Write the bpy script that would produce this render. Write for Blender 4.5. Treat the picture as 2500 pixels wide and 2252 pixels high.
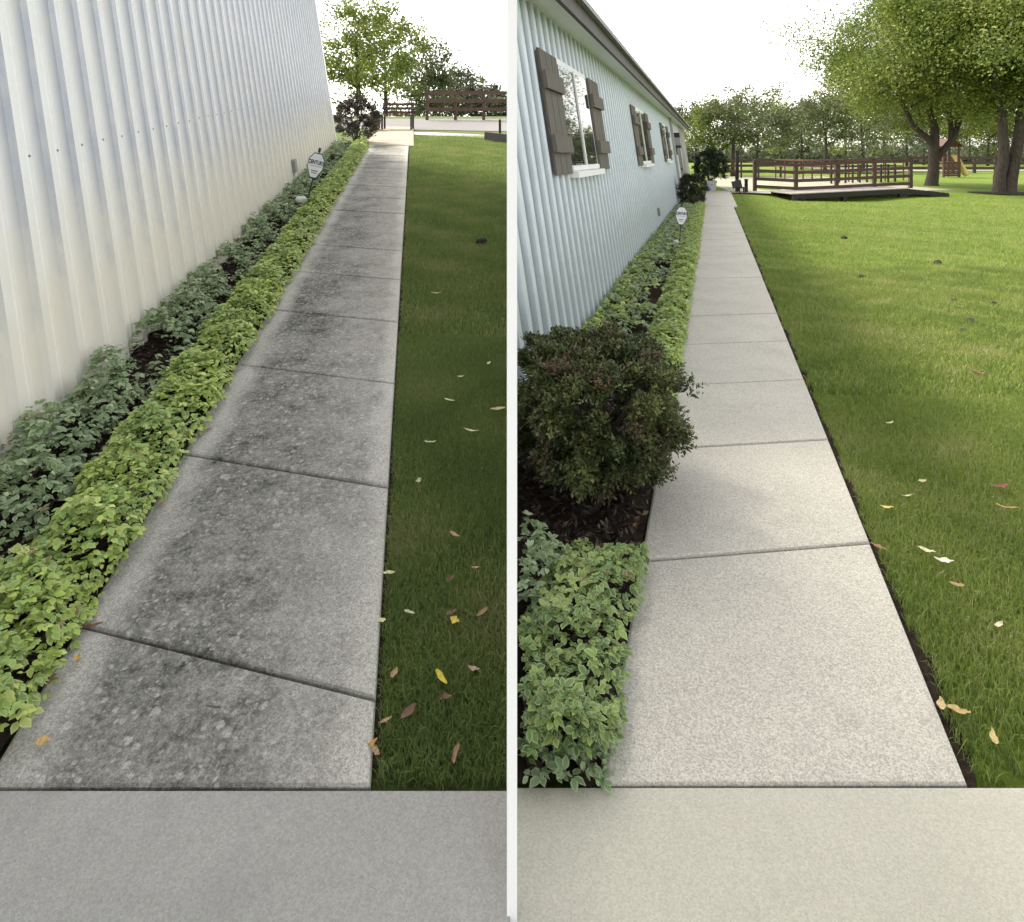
import bpy, bmesh, math, random
import numpy as np
from mathutils import Vector, Matrix

for o in list(bpy.data.objects): bpy.data.objects.remove(o)
S = bpy.context.scene
COL = S.collection
rnd = random.Random(7)
RNG = np.random.default_rng(11)

# ------------------------------------------------------------------ camera, sky, sun, exposure
F = 1250.0 / 2020.0                      # focal length in picture widths
cam_d = bpy.data.cameras.new('camera'); cam = bpy.data.objects.new('camera', cam_d); COL.objects.link(cam)
cam.location = (0, 0, 1.6); cam.rotation_euler = (math.radians(90), 0, 0)
cam_d.sensor_width = 36; cam_d.lens = 36 * F
cam_d.shift_y = -604.0 / 2020.0          # level view camera with the lens shifted down: uprights stay upright
cam_d.clip_start = 0.05; cam_d.clip_end = 3000
S.camera = cam
SUN_EL = math.radians(48); SUN_DIR = Vector((-0.76, 0.65, 0)).normalized()
w = bpy.data.worlds.new('World'); S.world = w; w.use_nodes = True
nt = w.node_tree; nt.nodes.clear()
wo = nt.nodes.new('ShaderNodeOutputWorld'); bg = nt.nodes.new('ShaderNodeBackground')
sky = nt.nodes.new('ShaderNodeTexSky'); sky.sky_type = 'NISHITA'; sky.sun_disc = False
sky.sun_elevation = SUN_EL; sky.sun_rotation = math.atan2(SUN_DIR.x, SUN_DIR.y)
sky.dust_density = 2.0
tc = nt.nodes.new('ShaderNodeTexCoord'); mp = nt.nodes.new('ShaderNodeMapping'); mp.inputs['Scale'].default_value = (1, 1, 3.2)
cn = nt.nodes.new('ShaderNodeTexNoise'); cn.inputs['Scale'].default_value = 2.3; cn.inputs['Detail'].default_value = 8; cn.inputs['Roughness'].default_value = 0.6
cr = nt.nodes.new('ShaderNodeValToRGB'); cr.color_ramp.elements[0].position = 0.32; cr.color_ramp.elements[1].position = 0.55
cr.color_ramp.elements[1].color = (.9, .9, .9, 1)
mxs = nt.nodes.new('ShaderNodeMixRGB')
bwn = nt.nodes.new('ShaderNodeRGBToBW'); cm = nt.nodes.new('ShaderNodeMixRGB'); cm.blend_type = 'MULTIPLY'; cm.inputs[0].default_value = 1; cm.inputs[2].default_value = (2.06, 1.96, 1.80, 1)
nt.links.new(sky.outputs[0], bwn.inputs[0]); nt.links.new(bwn.outputs[0], cm.inputs[1]); nt.links.new(cm.outputs[0], mxs.inputs[2])
nt.links.new(tc.outputs['Generated'], mp.inputs[0]); nt.links.new(mp.outputs[0], cn.inputs['Vector'])
nt.links.new(cn.outputs[0], cr.inputs[0]); nt.links.new(cr.outputs[0], mxs.inputs[0])
nt.links.new(sky.outputs[0], mxs.inputs[1]); nt.links.new(mxs.outputs[0], bg.inputs[0])
bg.inputs[1].default_value = 0.15
nt.links.new(bg.outputs[0], wo.inputs[0])
sd = bpy.data.lights.new('sun', 'SUN'); sd.energy = 2.2; sd.angle = math.radians(9); sd.color = (1, .93, .80)
so = bpy.data.objects.new('sun', sd); COL.objects.link(so); so.location = (-10, 10, 20)
to_sun = Vector((SUN_DIR.x * math.cos(SUN_EL), SUN_DIR.y * math.cos(SUN_EL), math.sin(SUN_EL)))
so.rotation_euler = to_sun.to_track_quat('Z', 'Y').to_euler()
S.view_settings.view_transform = 'Standard'; S.view_settings.look = 'None'
S.view_settings.gamma = 1; S.view_settings.use_curve_mapping = False
S.view_settings.exposure = 1.45

# ------------------------------------------------------------------ helpers
WLOC = {}
def tag(o, label=None, cat=None, group=None, kind=None):
    if label: o['label'] = label
    if cat: o['category'] = cat
    if group: o['group'] = group
    if kind: o['kind'] = kind
    return o
def link(o, loc, parent):
    COL.objects.link(o)
    WLOC[o.name] = Vector(loc)
    if parent is not None:
        o.parent = parent; o.location = Vector(loc) - WLOC[parent.name]
    else:
        o.location = loc
    return o
def empty(name, loc):
    o = bpy.data.objects.new(name, None); o.empty_display_size = 0.1
    return link(o, loc, None)
def mk(name, verts, faces, mat, parent=None, origin=None, smooth=False):
    verts = [Vector(v) for v in verts]
    if origin is None:
        xs = [v.x for v in verts]; ys = [v.y for v in verts]; zs = [v.z for v in verts]
        origin = Vector(((min(xs) + max(xs)) / 2, (min(ys) + max(ys)) / 2, min(zs)))
    origin = Vector(origin)
    me = bpy.data.meshes.new(name)
    me.from_pydata([v - origin for v in verts], [], faces)
    bm = bmesh.new(); bm.from_mesh(me); bmesh.ops.recalc_face_normals(bm, faces=bm.faces); bm.to_mesh(me); bm.free()
    if smooth: me.polygons.foreach_set('use_smooth', [True] * len(me.polygons))
    me.materials.append(mat)
    return link(bpy.data.objects.new(name, me), origin, parent)
def share(name, src, loc, parent=None):
    return link(bpy.data.objects.new(name, src.data), loc, parent)
def tri_mesh(name, V, T, mat, parent=None, col=None, origin=(0, 0, 0), smooth=False, uvw=None):
    """numpy verts (n,3), triangles (m,3), optional point colours"""
    V = np.asarray(V, np.float32) - np.asarray(origin, np.float32)
    T = np.asarray(T, np.int32)
    me = bpy.data.meshes.new(name)
    me.vertices.add(len(V)); me.vertices.foreach_set('co', V.ravel())
    me.loops.add(T.size); me.loops.foreach_set('vertex_index', T.ravel())
    me.polygons.add(len(T)); me.polygons.foreach_set('loop_start', np.arange(0, T.size, 3, dtype=np.int32))
    me.polygons.foreach_set('loop_total', np.full(len(T), 3, np.int32))
    if smooth: me.polygons.foreach_set('use_smooth', np.ones(len(T), bool))
    me.update(calc_edges=True)
    if col is not None:
        a = me.color_attributes.new('Col', 'FLOAT_COLOR', 'POINT')
        c = np.ones((len(V), 4), np.float32); c[:, :3] = col[:, :3]
        if col.shape[1] > 3: c[:, 3] = col[:, 3]
        a.data.foreach_set('color', c.ravel())
    me.materials.append(mat)
    return link(bpy.data.objects.new(name, me), origin, parent)
BOXF = [(0, 1, 2, 3), (7, 6, 5, 4), (0, 4, 5, 1), (1, 5, 6, 2), (2, 6, 7, 3), (3, 7, 4, 0)]
def box(name, x0, x1, y0, y1, z0, z1, mat, parent=None, fn=None):
    c = [(x0, y0, z0), (x1, y0, z0), (x1, y1, z0), (x0, y1, z0), (x0, y0, z1), (x1, y0, z1), (x1, y1, z1), (x0, y1, z1)]
    if fn: c = [fn(*p) for p in c]
    return mk(name, c, BOXF, mat, parent)
def beam(name, p0, p1, wd, ht, mat, parent=None, up=(0, 0, 1)):
    p0, p1 = Vector(p0), Vector(p1); d = (p1 - p0).normalized(); u = Vector(up)
    s = d.cross(u)
    if s.length < 1e-4: s = d.cross(Vector((0, 1, 0)))
    s.normalize(); u = s.cross(d).normalized()
    c = []
    for p in (p0, p1):
        for a, b in ((-1, -1), (1, -1), (1, 1), (-1, 1)): c.append(p + s * (a * wd / 2) + u * (b * ht / 2))
    return mk(name, c, BOXF, mat, parent)
def tube_arrays(path, radii, n=7, wob=0.0, rr=rnd):
    V, T = [], []
    m = len(path)
    for i, p in enumerate(path):
        p = Vector(p)
        d = (Vector(path[min(i + 1, m - 1)]) - Vector(path[max(i - 1, 0)])).normalized()
        a = d.cross(Vector((0.31, 0.95, 0.05))).normalized(); b = d.cross(a)
        for k in range(n):
            t = 2 * math.pi * k / n; r = radii[i] * (1 + wob * rr.uniform(-1, 1))
            V.append(tuple(p + (a * math.cos(t) + b * math.sin(t)) * r))
    for i in range(m - 1):
        for k in range(n):
            k2 = (k + 1) % n
            q = (i * n + k, i * n + k2, (i + 1) * n + k2, (i + 1) * n + k)
            T += [(q[0], q[1], q[2]), (q[0], q[2], q[3])]
    c = len(V); V.append(tuple(path[-1])); 
    for k in range(n): T.append(((m - 1) * n + k, (m - 1) * n + (k + 1) % n, c))
    return V, T
def join(parts):
    V, T, o = [], [], 0
    for v, t in parts:
        V += list(v); T += [tuple(i + o for i in f) for f in t]; o += len(v)
    return V, T

# left place: the walk climbs gently (13 cm per metre); right place: level.  o = offset across, y = depth, h = height over ground
def PL(o, y, h=0.0): return Vector((-0.156 * y + o, y, -0.14 + 0.1336 * y + h))
def PR(o, y, h=0.0): return Vector((0.3168 * y + o, y, h))

# ------------------------------------------------------------------ materials
def new_mat(name):
    m = bpy.data.materials.new(name); m.use_nodes = True
    n = m.node_tree; return m, n, n.nodes['Principled BSDF'], n.nodes['Material Output']
def nd(n, t, **kw):
    x = n.nodes.new(t)
    for k, v in kw.items(): setattr(x, k, v)
    return x
def noise(n, scale, detail=6, rough=0.6, vec=None):
    x = nd(n, 'ShaderNodeTexNoise'); x.inputs['Scale'].default_value = scale; x.inputs['Detail'].default_value = detail; x.inputs['Roughness'].default_value = rough
    if vec is not None: n.links.new(vec, x.inputs['Vector'])
    return x
def ramp(n, src, p0, p1, c0=(0, 0, 0, 1), c1=(1, 1, 1, 1)):
    x = nd(n, 'ShaderNodeValToRGB'); e = x.color_ramp.elements
    e[0].position = p0; e[1].position = p1; e[0].color = c0; e[1].color = c1
    n.links.new(src, x.inputs[0]); return x
def mixc(n, fac, a, b, mode='MIX'):
    x = nd(n, 'ShaderNodeMixRGB', blend_type=mode)
    for i, v in ((0, fac), (1, a), (2, b)):
        if hasattr(v, 'is_output'): n.links.new(v, x.inputs[i])
        elif i == 0: x.inputs[0].default_value = v
        else: x.inputs[i].default_value = (*v, 1) if len(v) == 3 else v
    return x
def c4(c): return (c[0], c[1], c[2], 1)
def simple(name, c1, c2=None, scale=8, rough=0.6, bump=0.0, bscale=None, detail=6, spec=0.4, metal=0.0, stretch=None):
    m, n, p, out = new_mat(name)
    p.inputs['Roughness'].default_value = rough; p.inputs['Specular IOR Level'].default_value = spec; p.inputs['Metallic'].default_value = metal
    g = nd(n, 'ShaderNodeNewGeometry'); vec = g.outputs['Position']
    if stretch:
        mm = nd(n, 'ShaderNodeMapping'); mm.inputs['Scale'].default_value = stretch; n.links.new(vec, mm.inputs[0]); vec = mm.outputs[0]
    if c2 is None: c2 = tuple(x * .8 for x in c1)
    a = noise(n, scale, detail, .6, vec); r = ramp(n, a.outputs[0], .3, .7, c4(c1), c4(c2))
    n.links.new(r.outputs[0], p.inputs['Base Color'])
    if bump:
        b = noise(n, bscale or scale * 3, 5, .6, vec); bu = nd(n, 'ShaderNodeBump'); bu.inputs['Strength'].default_value = bump; bu.inputs['Distance'].default_value = .02
        n.links.new(b.outputs[0], bu.inputs['Height']); n.links.new(bu.outputs[0], p.inputs['Normal'])
    return m
def foliage(name, transl=.3, rough=.5, spec=.3):
    m, n, p, out = new_mat(name)
    a = nd(n, 'ShaderNodeAttribute', attribute_name='Col')
    n.links.new(a.outputs['Color'], p.inputs['Base Color']); p.inputs['Roughness'].default_value = rough; p.inputs['Specular IOR Level'].default_value = spec
    t = nd(n, 'ShaderNodeBsdfTranslucent'); n.links.new(a.outputs['Color'], t.inputs[0])
    mx = nd(n, 'ShaderNodeMixShader'); mx.inputs[0].default_value = transl
    n.links.new(p.outputs[0], mx.inputs[1]); n.links.new(t.outputs[0], mx.inputs[2]); n.links.new(mx.outputs[0], out.inputs[0])
    return m
def variegated(name):
    """green leaflets with cream margins: alpha of Col runs from midrib (0) to margin (1)"""
    m, n, p, out = new_mat(name)
    a = nd(n, 'ShaderNodeAttribute', attribute_name='Col')
    g = nd(n, 'ShaderNodeNewGeometry'); ns = noise(n, 60, 3, .6, g.outputs['Position'])
    ad = nd(n, 'ShaderNodeMath', operation='ADD'); n.links.new(a.outputs['Alpha'], ad.inputs[0])
    ms = nd(n, 'ShaderNodeMath', operation='MULTIPLY'); n.links.new(ns.outputs[0], ms.inputs[0]); ms.inputs[1].default_value = .35
    n.links.new(ms.outputs[0], ad.inputs[1])
    r = ramp(n, ad.outputs[0], .72, 1.12)
    pale = mixc(n, .45, a.outputs['Color'], (.56, .62, .34))
    c = mixc(n, r.outputs[0], a.outputs['Color'], pale.outputs[0])
    n.links.new(c.outputs[0], p.inputs['Base Color']); p.inputs['Roughness'].default_value = .48; p.inputs['Specular IOR Level'].default_value = .3
    t = nd(n, 'ShaderNodeBsdfTranslucent'); n.links.new(c.outputs[0], t.inputs[0])
    mx = nd(n, 'ShaderNodeMixShader'); mx.inputs[0].default_value = .3
    n.links.new(p.outputs[0], mx.inputs[1]); n.links.new(t.outputs[0], mx.inputs[2]); n.links.new(mx.outputs[0], out.inputs[0])
    return m
def aggregate(n, v, lo, hi, scale):
    """sand and pebble grain: a random tone for every little cell"""
    acc = None
    for sc, w_ in ((scale, .6), (scale * 2.3, .4)):
        vo = nd(n, 'ShaderNodeTexVoronoi'); vo.inputs['Scale'].default_value = sc; n.links.new(v, vo.inputs['Vector'])
        sp = nd(n, 'ShaderNodeSeparateColor'); n.links.new(vo.outputs['Color'], sp.inputs[0])
        r = ramp(n, sp.outputs[0], .05, .95, (lo, lo, lo * .98, 1), (hi, hi, hi, 1))
        acc = r if acc is None else mixc(n, .45, acc.outputs[0], r.outputs[0])
    return acc
def concrete_clean(name, c1, c2, lo=.72, hi=1.18, stain=.25):
    m, n, p, out = new_mat(name); g = nd(n, 'ShaderNodeNewGeometry'); v = g.outputs['Position']
    a = noise(n, 1.3, 7, .62, v); r = ramp(n, a.outputs[0], .35, .68, c4(c1), c4(c2))
    ag = aggregate(n, v, lo, hi, 230)
    c = mixc(n, 1, r.outputs[0], ag.outputs[0], 'MULTIPLY')
    # faint leftover stains and a few small dark spots
    s1 = noise(n, 2.7, 9, .72, v); sr = ramp(n, s1.outputs[0], .52, .78); sm = mixc(n, 1, sr.outputs[0], (stain,) * 3, 'MULTIPLY')
    c = mixc(n, sm.outputs[0], c.outputs[0], tuple(x * .55 for x in c1))
    vo = nd(n, 'ShaderNodeTexVoronoi'); vo.inputs['Scale'].default_value = 9; n.links.new(v, vo.inputs['Vector'])
    sp = nd(n, 'ShaderNodeSeparateColor'); n.links.new(vo.outputs['Color'], sp.inputs[0]); gt = ramp(n, sp.outputs[0], .8, .82)
    dr_ = ramp(n, vo.outputs['Distance'], .03, .07, (.6, .6, .6, 1), (0, 0, 0, 1)); dm = mixc(n, 1, gt.outputs[0], dr_.outputs[0], 'MULTIPLY')
    c = mixc(n, dm.outputs[0], c.outputs[0], tuple(x * .35 for x in c1))
    n.links.new(c.outputs[0], p.inputs['Base Color']); p.inputs['Roughness'].default_value = .88; p.inputs['Specular IOR Level'].default_value = .25
    bu = nd(n, 'ShaderNodeBump'); bu.inputs['Strength'].default_value = .4; bu.inputs['Distance'].default_value = .004
    n.links.new(ag.outputs[0], bu.inputs['Height']); n.links.new(bu.outputs[0], p.inputs['Normal'])
    return m
def concrete_stained(name):
    m, n, p, out = new_mat(name); g = nd(n, 'ShaderNodeNewGeometry'); v = g.outputs['Position']
    sx = nd(n, 'ShaderNodeSeparateXYZ'); n.links.new(v, sx.inputs[0])
    o1 = nd(n, 'ShaderNodeMath', operation='MULTIPLY_ADD'); n.links.new(sx.outputs[1], o1.inputs[0]); o1.inputs[1].default_value = .156; n.links.new(sx.outputs[0], o1.inputs[2])
    # stain density across the walk: strongest left of the middle, cleaner at both edges
    band = nd(n, 'ShaderNodeValToRGB'); e = band.color_ramp.elements
    e[0].position = 0; e[0].color = (.12,) * 3 + (1,); e[1].position = 1; e[1].color = (.06,) * 3 + (1,)
    for ps, vl in ((.09, .2), (.20, .95), (.46, .95), (.68, .74), (.88, .56), (.95, .18)):
        q = e.new(ps); q.color = (vl, vl, vl, 1)
    wob = noise(n, 4.0, 5, .6, v); wo2 = nd(n, 'ShaderNodeMath', operation='MULTIPLY_ADD'); n.links.new(wob.outputs[0], wo2.inputs[0]); wo2.inputs[1].default_value = .22; n.links.new(o1.outputs[0], wo2.inputs[2])
    mr = nd(n, 'ShaderNodeMapRange'); mr.inputs['From Min'].default_value = -1.04 + .11; mr.inputs['From Max'].default_value = -.104 + .11
    n.links.new(wo2.outputs[0], mr.inputs[0]); n.links.new(mr.outputs[0], band.inputs[0])
    acc = None
    for sc, p0, p1, wt in ((2.2, .34, .62, .62), (11, .38, .60, .34), (50, .42, .57, .42)):
        x = noise(n, sc, 9, .72, v); r_ = ramp(n, x.outputs[0], p0, p1, (1 - wt,) * 3 + (1,), (1, 1, 1, 1))
        acc = r_ if acc is None else mixc(n, 1, acc.outputs[0], r_.outputs[0], 'MULTIPLY')
    st3 = mixc(n, 1, band.outputs[0], acc.outputs[0], 'MULTIPLY')
    st4 = nd(n, 'ShaderNodeMath', operation='MULTIPLY_ADD'); st4.use_clamp = True; n.links.new(st3.outputs[0], st4.inputs[0]); st4.inputs[1].default_value = .98
    bs = nd(n, 'ShaderNodeMath', operation='MULTIPLY'); n.links.new(band.outputs[0], bs.inputs[0]); bs.inputs[1].default_value = .18; n.links.new(bs.outputs[0], st4.inputs[2])
    base = noise(n, 2.0, 6, .6, v); b0 = ramp(n, base.outputs[0], .3, .7, (.39, .378, .335, 1), (.46, .445, .395, 1))
    c = mixc(n, st4.outputs[0], b0.outputs[0], (.042, .043, .038))
    wv = noise(n, 22, 4, .6, v); wm = mixc(n, .035, v, wv.outputs[1])
    acc = c
    for sc, th, seed, am in ((19, .34, 0, .42), (33, .44, 3.3, .5), (58, .48, 7.1, .5)):
        vo = nd(n, 'ShaderNodeTexVoronoi'); vo.inputs['Scale'].default_value = sc
        mm = nd(n, 'ShaderNodeMapping'); mm.inputs['Location'].default_value = (seed, seed, 0); n.links.new(wm.outputs[0], mm.inputs[0]); n.links.new(mm.outputs[0], vo.inputs['Vector'])
        sel = nd(n, 'ShaderNodeSeparateColor'); n.links.new(vo.outputs['Color'], sel.inputs[0])
        thr = nd(n, 'ShaderNodeMath', operation='MULTIPLY'); n.links.new(sel.outputs[0], thr.inputs[0]); thr.inputs[1].default_value = th
        lt = nd(n, 'ShaderNodeMath', operation='SUBTRACT'); n.links.new(thr.outputs[0], lt.inputs[0]); n.links.new(vo.outputs['Distance'], lt.inputs[1])
        lr = ramp(n, lt.outputs[0], .0, .07); gate = ramp(n, sel.outputs[1], .35, .45)
        cl = noise(n, 1.6, 4, .6, mm.outputs[0]); cg = ramp(n, cl.outputs[0], .30, .5)
        gm = mixc(n, 1, lr.outputs[0], gate.outputs[0], 'MULTIPLY'); gm = mixc(n, 1, gm.outputs[0], cg.outputs[0], 'MULTIPLY'); gm2 = mixc(n, 1, gm.outputs[0], (am,) * 3, 'MULTIPLY')
        acc = mixc(n, gm2.outputs[0], acc.outputs[0], (.44, .425, .40))
    ag = aggregate(n, v, .6, 1.36, 210)
    fin = mixc(n, 1, acc.outputs[0], ag.outputs[0], 'MULTIPLY')
    n.links.new(fin.outputs[0], p.inputs['Base Color']); p.inputs['Roughness'].default_value = .9; p.inputs['Specular IOR Level'].default_value = .2
    bu = nd(n, 'ShaderNodeBump'); bu.inputs['Strength'].default_value = .45; bu.inputs['Distance'].default_value = .004
    n.links.new(ag.outputs[0], bu.inputs['Height']); n.links.new(bu.outputs[0], p.inputs['Normal'])
    return m
def lawn_mat(name, c1, c2, c3):
    m, n, p, out = new_mat(name); g = nd(n, 'ShaderNodeNewGeometry'); v = g.outputs['Position']
    a = noise(n, .45, 6, .6, v); r = ramp(n, a.outputs[0], .25, .75, c4(c1), c4(c2))
    b = noise(n, 9, 8, .75, v); br = ramp(n, b.outputs[0], .45, .75)
    c = mixc(n, br.outputs[0], r.outputs[0], c3)
    mm = nd(n, 'ShaderNodeMapping'); mm.inputs['Scale'].default_value = (60, 60, 60); n.links.new(v, mm.inputs[0])
    f = noise(n, 1, 6, .8, mm.outputs[0]); fr = ramp(n, f.outputs[0], .3, .62, (.35, .38, .3, 1), (1, 1, 1, 1))
    d = mixc(n, .8, c.outputs[0], fr.outputs[0], 'MULTIPLY')
    n.links.new(d.outputs[0], p.inputs['Base Color']); p.inputs['Roughness'].default_value = .9; p.inputs['Specular IOR Level'].default_value = .1
    bu = nd(n, 'ShaderNodeBump'); bu.inputs['Strength'].default_value = .8; bu.inputs['Distance'].default_value = .03
    n.links.new(f.outputs[0], bu.inputs['Height']); n.links.new(bu.outputs[0], p.inputs['Normal'])
    return m
def siding(name, c1, c2, grime, rib_shading):
    m, n, p, out = new_mat(name); g = nd(n, 'ShaderNodeNewGeometry'); v = g.outputs['Position']
    mm = nd(n, 'ShaderNodeMapping'); mm.inputs['Scale'].default_value = (3, 3, .35); n.links.new(v, mm.inputs[0])
    a = noise(n, 2, 6, .6, mm.outputs[0]); r = ramp(n, a.outputs[0], .3, .7, c4(c1), c4(c2))
    # splash-back dirt: attribute Col red = height over ground
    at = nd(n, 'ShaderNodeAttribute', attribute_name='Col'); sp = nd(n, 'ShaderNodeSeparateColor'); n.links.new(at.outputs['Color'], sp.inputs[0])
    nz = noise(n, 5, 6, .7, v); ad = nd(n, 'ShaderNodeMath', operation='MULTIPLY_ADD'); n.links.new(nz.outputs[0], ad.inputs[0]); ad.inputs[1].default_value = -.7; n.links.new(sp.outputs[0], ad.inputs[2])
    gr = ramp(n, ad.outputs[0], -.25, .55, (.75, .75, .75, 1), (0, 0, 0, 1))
    rt_ = mixc(n, 1, sp.outputs[1], (rib_shading[3],) * 3, 'MULTIPLY'); rb = mixc(n, rt_.outputs[0], r.outputs[0], rib_shading[:3])  # light and shade of the corrugation painted into the colour
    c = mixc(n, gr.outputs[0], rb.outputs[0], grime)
    n.links.new(c.outputs[0], p.inputs['Base Color']); p.inputs['Roughness'].default_value = .42; p.inputs['Specular IOR Level'].default_value = .35
    return m

M = {}
M['concrete_l'] = concrete_stained('stained concrete')
M['concrete_r'] = concrete_clean('washed concrete', (.455, .428, .362), (.52, .49, .415), .60, 1.36, .36)
M['apron_l'] = concrete_clean('grey apron concrete', (.30, .293, .272), (.36, .35, .325), .8, 1.16, .5)
M['apron_r'] = concrete_clean('pale apron concrete', (.45, .43, .35), (.50, .475, .39), .84, 1.14, .3)
M['soil'] = simple('dark mulch soil', (.016, .012, .009), (.05, .036, .026), 40, .95, .9, 70, spec=.1)
M['joint'] = simple('joint dirt', (.02, .022, .016), (.06, .05, .035), 30, .95, .5, spec=.1)
M['lawn_l'] = lawn_mat('left lawn', (.095, .14, .04), (.13, .185, .048), (.16, .165, .07))
M['lawn_r'] = lawn_mat('right lawn', (.118, .19, .024), (.17, .245, .035), (.20, .23, .065))
M['blade'] = foliage('grass blades', .42, .55, .25)
M['varieg'] = variegated('variegated leaflets')
M['leaves'] = foliage('tree leaves', .35, .55, .25)
M['yew'] = foliage('yew needles', .12, .5, .35)
M['dry'] = foliage('dry leaves', .15, .6, .3)
M['siding_l'] = siding('white sheet metal', (.84, .84, .83), (.79, .79, .785), (.72, .68, .56), (.27, .30, .37, .95))  # ribs coloured darker to imitate their shaded sides
M['siding_r'] = siding('blue white sheet metal', (.20, .24, .28), (.17, .205, .245), (.34, .38, .38), (.68, .745, .795, 1.0))  # dark base paints shade into the troughs, pale tone lights the crests
M['white'] = simple('white paint', (.86, .86, .85), (.80, .80, .79), 6, .45)
M['white_post'] = simple('bright white powder coat', (.95, .95, .94), (.94, .94, .93), 6, .4)
M['fascia'] = simple('brown fascia', (.10, .085, .07), (.07, .06, .05), 5, .6)
M['roof'] = simple('grey roof metal', (.32, .33, .33), (.26, .27, .27), 3, .5)
M['shutter'] = simple('weathered taupe wood', (.155, .135, .115), (.11, .095, .08), 6, .75, .3, 20, stretch=(6, 6, .6))
M['beige'] = simple('beige trim', (.42, .40, .36), (.37, .35, .32), 3, .6)
M['door'] = simple('grey brown door', (.2, .19, .18), (.15, .14, .135), 3, .5)
M['iron'] = simple('black iron', (.02, .02, .022), (.03, .03, .03), 10, .5)
M['dark_wood'] = simple('dark stained timber', (.028, .024, .02), (.018, .016, .014), 5, .8, .3, 20)
M['fence'] = simple('brown fence timber', (.085, .05, .036), (.052, .034, .026), 4, .8, .3, 20)
M['rust'] = simple('rust red gate paint', (.16, .07, .05), (.11, .05, .04), 4, .7)
M['bark'] = simple('rough bark', (.10, .082, .066), (.045, .037, .03), 9, .95, 1.0, 26, spec=.1, stretch=(2, 2, .5))
M['bark_far'] = simple('far bark', (.07, .06, .05), (.045, .04, .034), 4, .95, .3, 9, spec=.1)
M['gravel'] = simple('pale sand and gravel', (.36, .33, .27), (.20, .21, .13), .8, .95, .4, 30, detail=9)
M['path'] = simple('pale concrete path', (.40, .38, .34), (.34, .32, .29), 2, .9)
M['pad'] = simple('cream concrete pad', (.34, .29, .22), (.28, .24, .185), 3, .9, .2, 60)
M['asphalt'] = simple('grey lot', (.17, .16, .158), (.14, .135, .132), 2, .9)
M['plank'] = simple('weathered plank', (.36, .32, .30), (.26, .23, .21), 6, .85)
M['slide'] = simple('yellow plastic', (.72, .56, .20), (.64, .5, .18), 3, .4)
M['red_wood'] = simple('dark red playset timber', (.10, .04, .03), (.06, .028, .022), 4, .7)
M['box_grey'] = simple('grey plastic box', (.24, .24, .23), (.2, .2, .19), 8, .6)
M['stone'] = simple('white stone', (.66, .66, .63), (.5, .5, .47), 12, .8, .4)
M['pot'] = simple('pale planter', (.47, .46, .48), (.41, .40, .42), 6, .7)
M['terra'] = simple('brown pot', (.14, .08, .055), (.1, .06, .04), 6, .8)
M['sign'] = simple('sign face', (.74, .75, .77), (.68, .69, .71), 9, .45)
M['ink'] = simple('sign ink', (.035, .037, .05), (.05, .05, .06), 9, .5)
M['clod'] = simple('dark clod', (.02, .016, .012), (.04, .03, .022), 20, .9)
M['lamp_glass'] = simple('lantern glass', (.35, .36, .34), (.3, .31, .3), 6, .15)
def glass_mat():
    m, n, p, out = new_mat('window glass'); p.inputs['Base Color'].default_value = (.015, .018, .02, 1); p.inputs['Roughness'].default_value = .02
    p.inputs['Specular IOR Level'].default_value = .9; p.inputs['IOR'].default_value = 1.7
    return m
M['glass'] = glass_mat()

# ------------------------------------------------------------------ foliage builders (numpy)
def unit(a): return a / np.maximum(np.linalg.norm(a, axis=-1, keepdims=True), 1e-9)
def leaflet_cloud(P, yaw, tilt, size, col, k=(0, 62, -62)):
    """compound leaves: P (n,3), each with leaflets at angles k; returns V,T,C"""
    tv = np.array([[0, 0, 0], [-.30, .32, .03], [.30, .32, .03], [0, .33, -.02], [-.29, .62, .02], [.29, .62, .02], [0, .66, -.03], [0, 1, -.12]])
    mg = np.array([.6, 1, 1, 0, 1, 1, .05, 1.0])
    tt = np.array([[0, 3, 1], [0, 2, 3], [1, 3, 6], [1, 6, 4], [2, 5, 6], [2, 6, 3], [4, 6, 7], [5, 7, 6]])
    Vs, Ts, Cs = [], [], []; off = 0; n = len(P)
    for a in k:
        s = size * (1.0 if a == 0 else .85) * RNG.uniform(.85, 1.12, n)
        y = yaw + math.radians(a) + RNG.normal(0, .12, n)
        loc = tv[None] * s[:, None, None]
        loc[:, :, 1] += (s * .10)[:, None]
        t = -(tilt + RNG.normal(0, .16, n))                # tip downwards for positive tilt
        ct, st = np.cos(t)[:, None], np.sin(t)[:, None]
        roll = RNG.normal(0, .25, n)[:, None]
        x = loc[:, :, 0] * np.cos(roll) - loc[:, :, 2] * np.sin(roll)
        z = loc[:, :, 0] * np.sin(roll) + loc[:, :, 2] * np.cos(roll)
        yy = loc[:, :, 1] * ct - z * st; z = loc[:, :, 1] * st + z * ct
        cy, sy = np.cos(y)[:, None], np.sin(y)[:, None]
        X = x * cy - yy * sy; Y = x * sy + yy * cy
        V = np.stack([X, Y, z], -1) + P[:, None, :]
        c = np.repeat((col * RNG.uniform(.88, 1.12, (n, 1)))[:, None, :], 8, 1)
        C = np.concatenate([c, np.repeat(mg[None, :, None], n, 0)], -1)
        Vs.append(V.reshape(-1, 3)); Cs.append(C.reshape(-1, 4))
        Ts.append((tt[None] + (np.arange(n) * 8)[:, None, None] + off).reshape(-1, 3)); off += n * 8
    return np.concatenate(Vs), np.concatenate(Ts), np.concatenate(Cs)
def vnoise(x, y, s):
    """cheap smooth value noise in [-1,1]"""
    return (np.sin(x * s * 1.7 + 1.3 * np.sin(y * s * 1.1)) + np.sin(y * s * 2.3 + 1.7 * np.sin(x * s * .9 + 2.1)) + np.sin((x + y) * s * 1.3 + .7)) / 3
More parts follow.
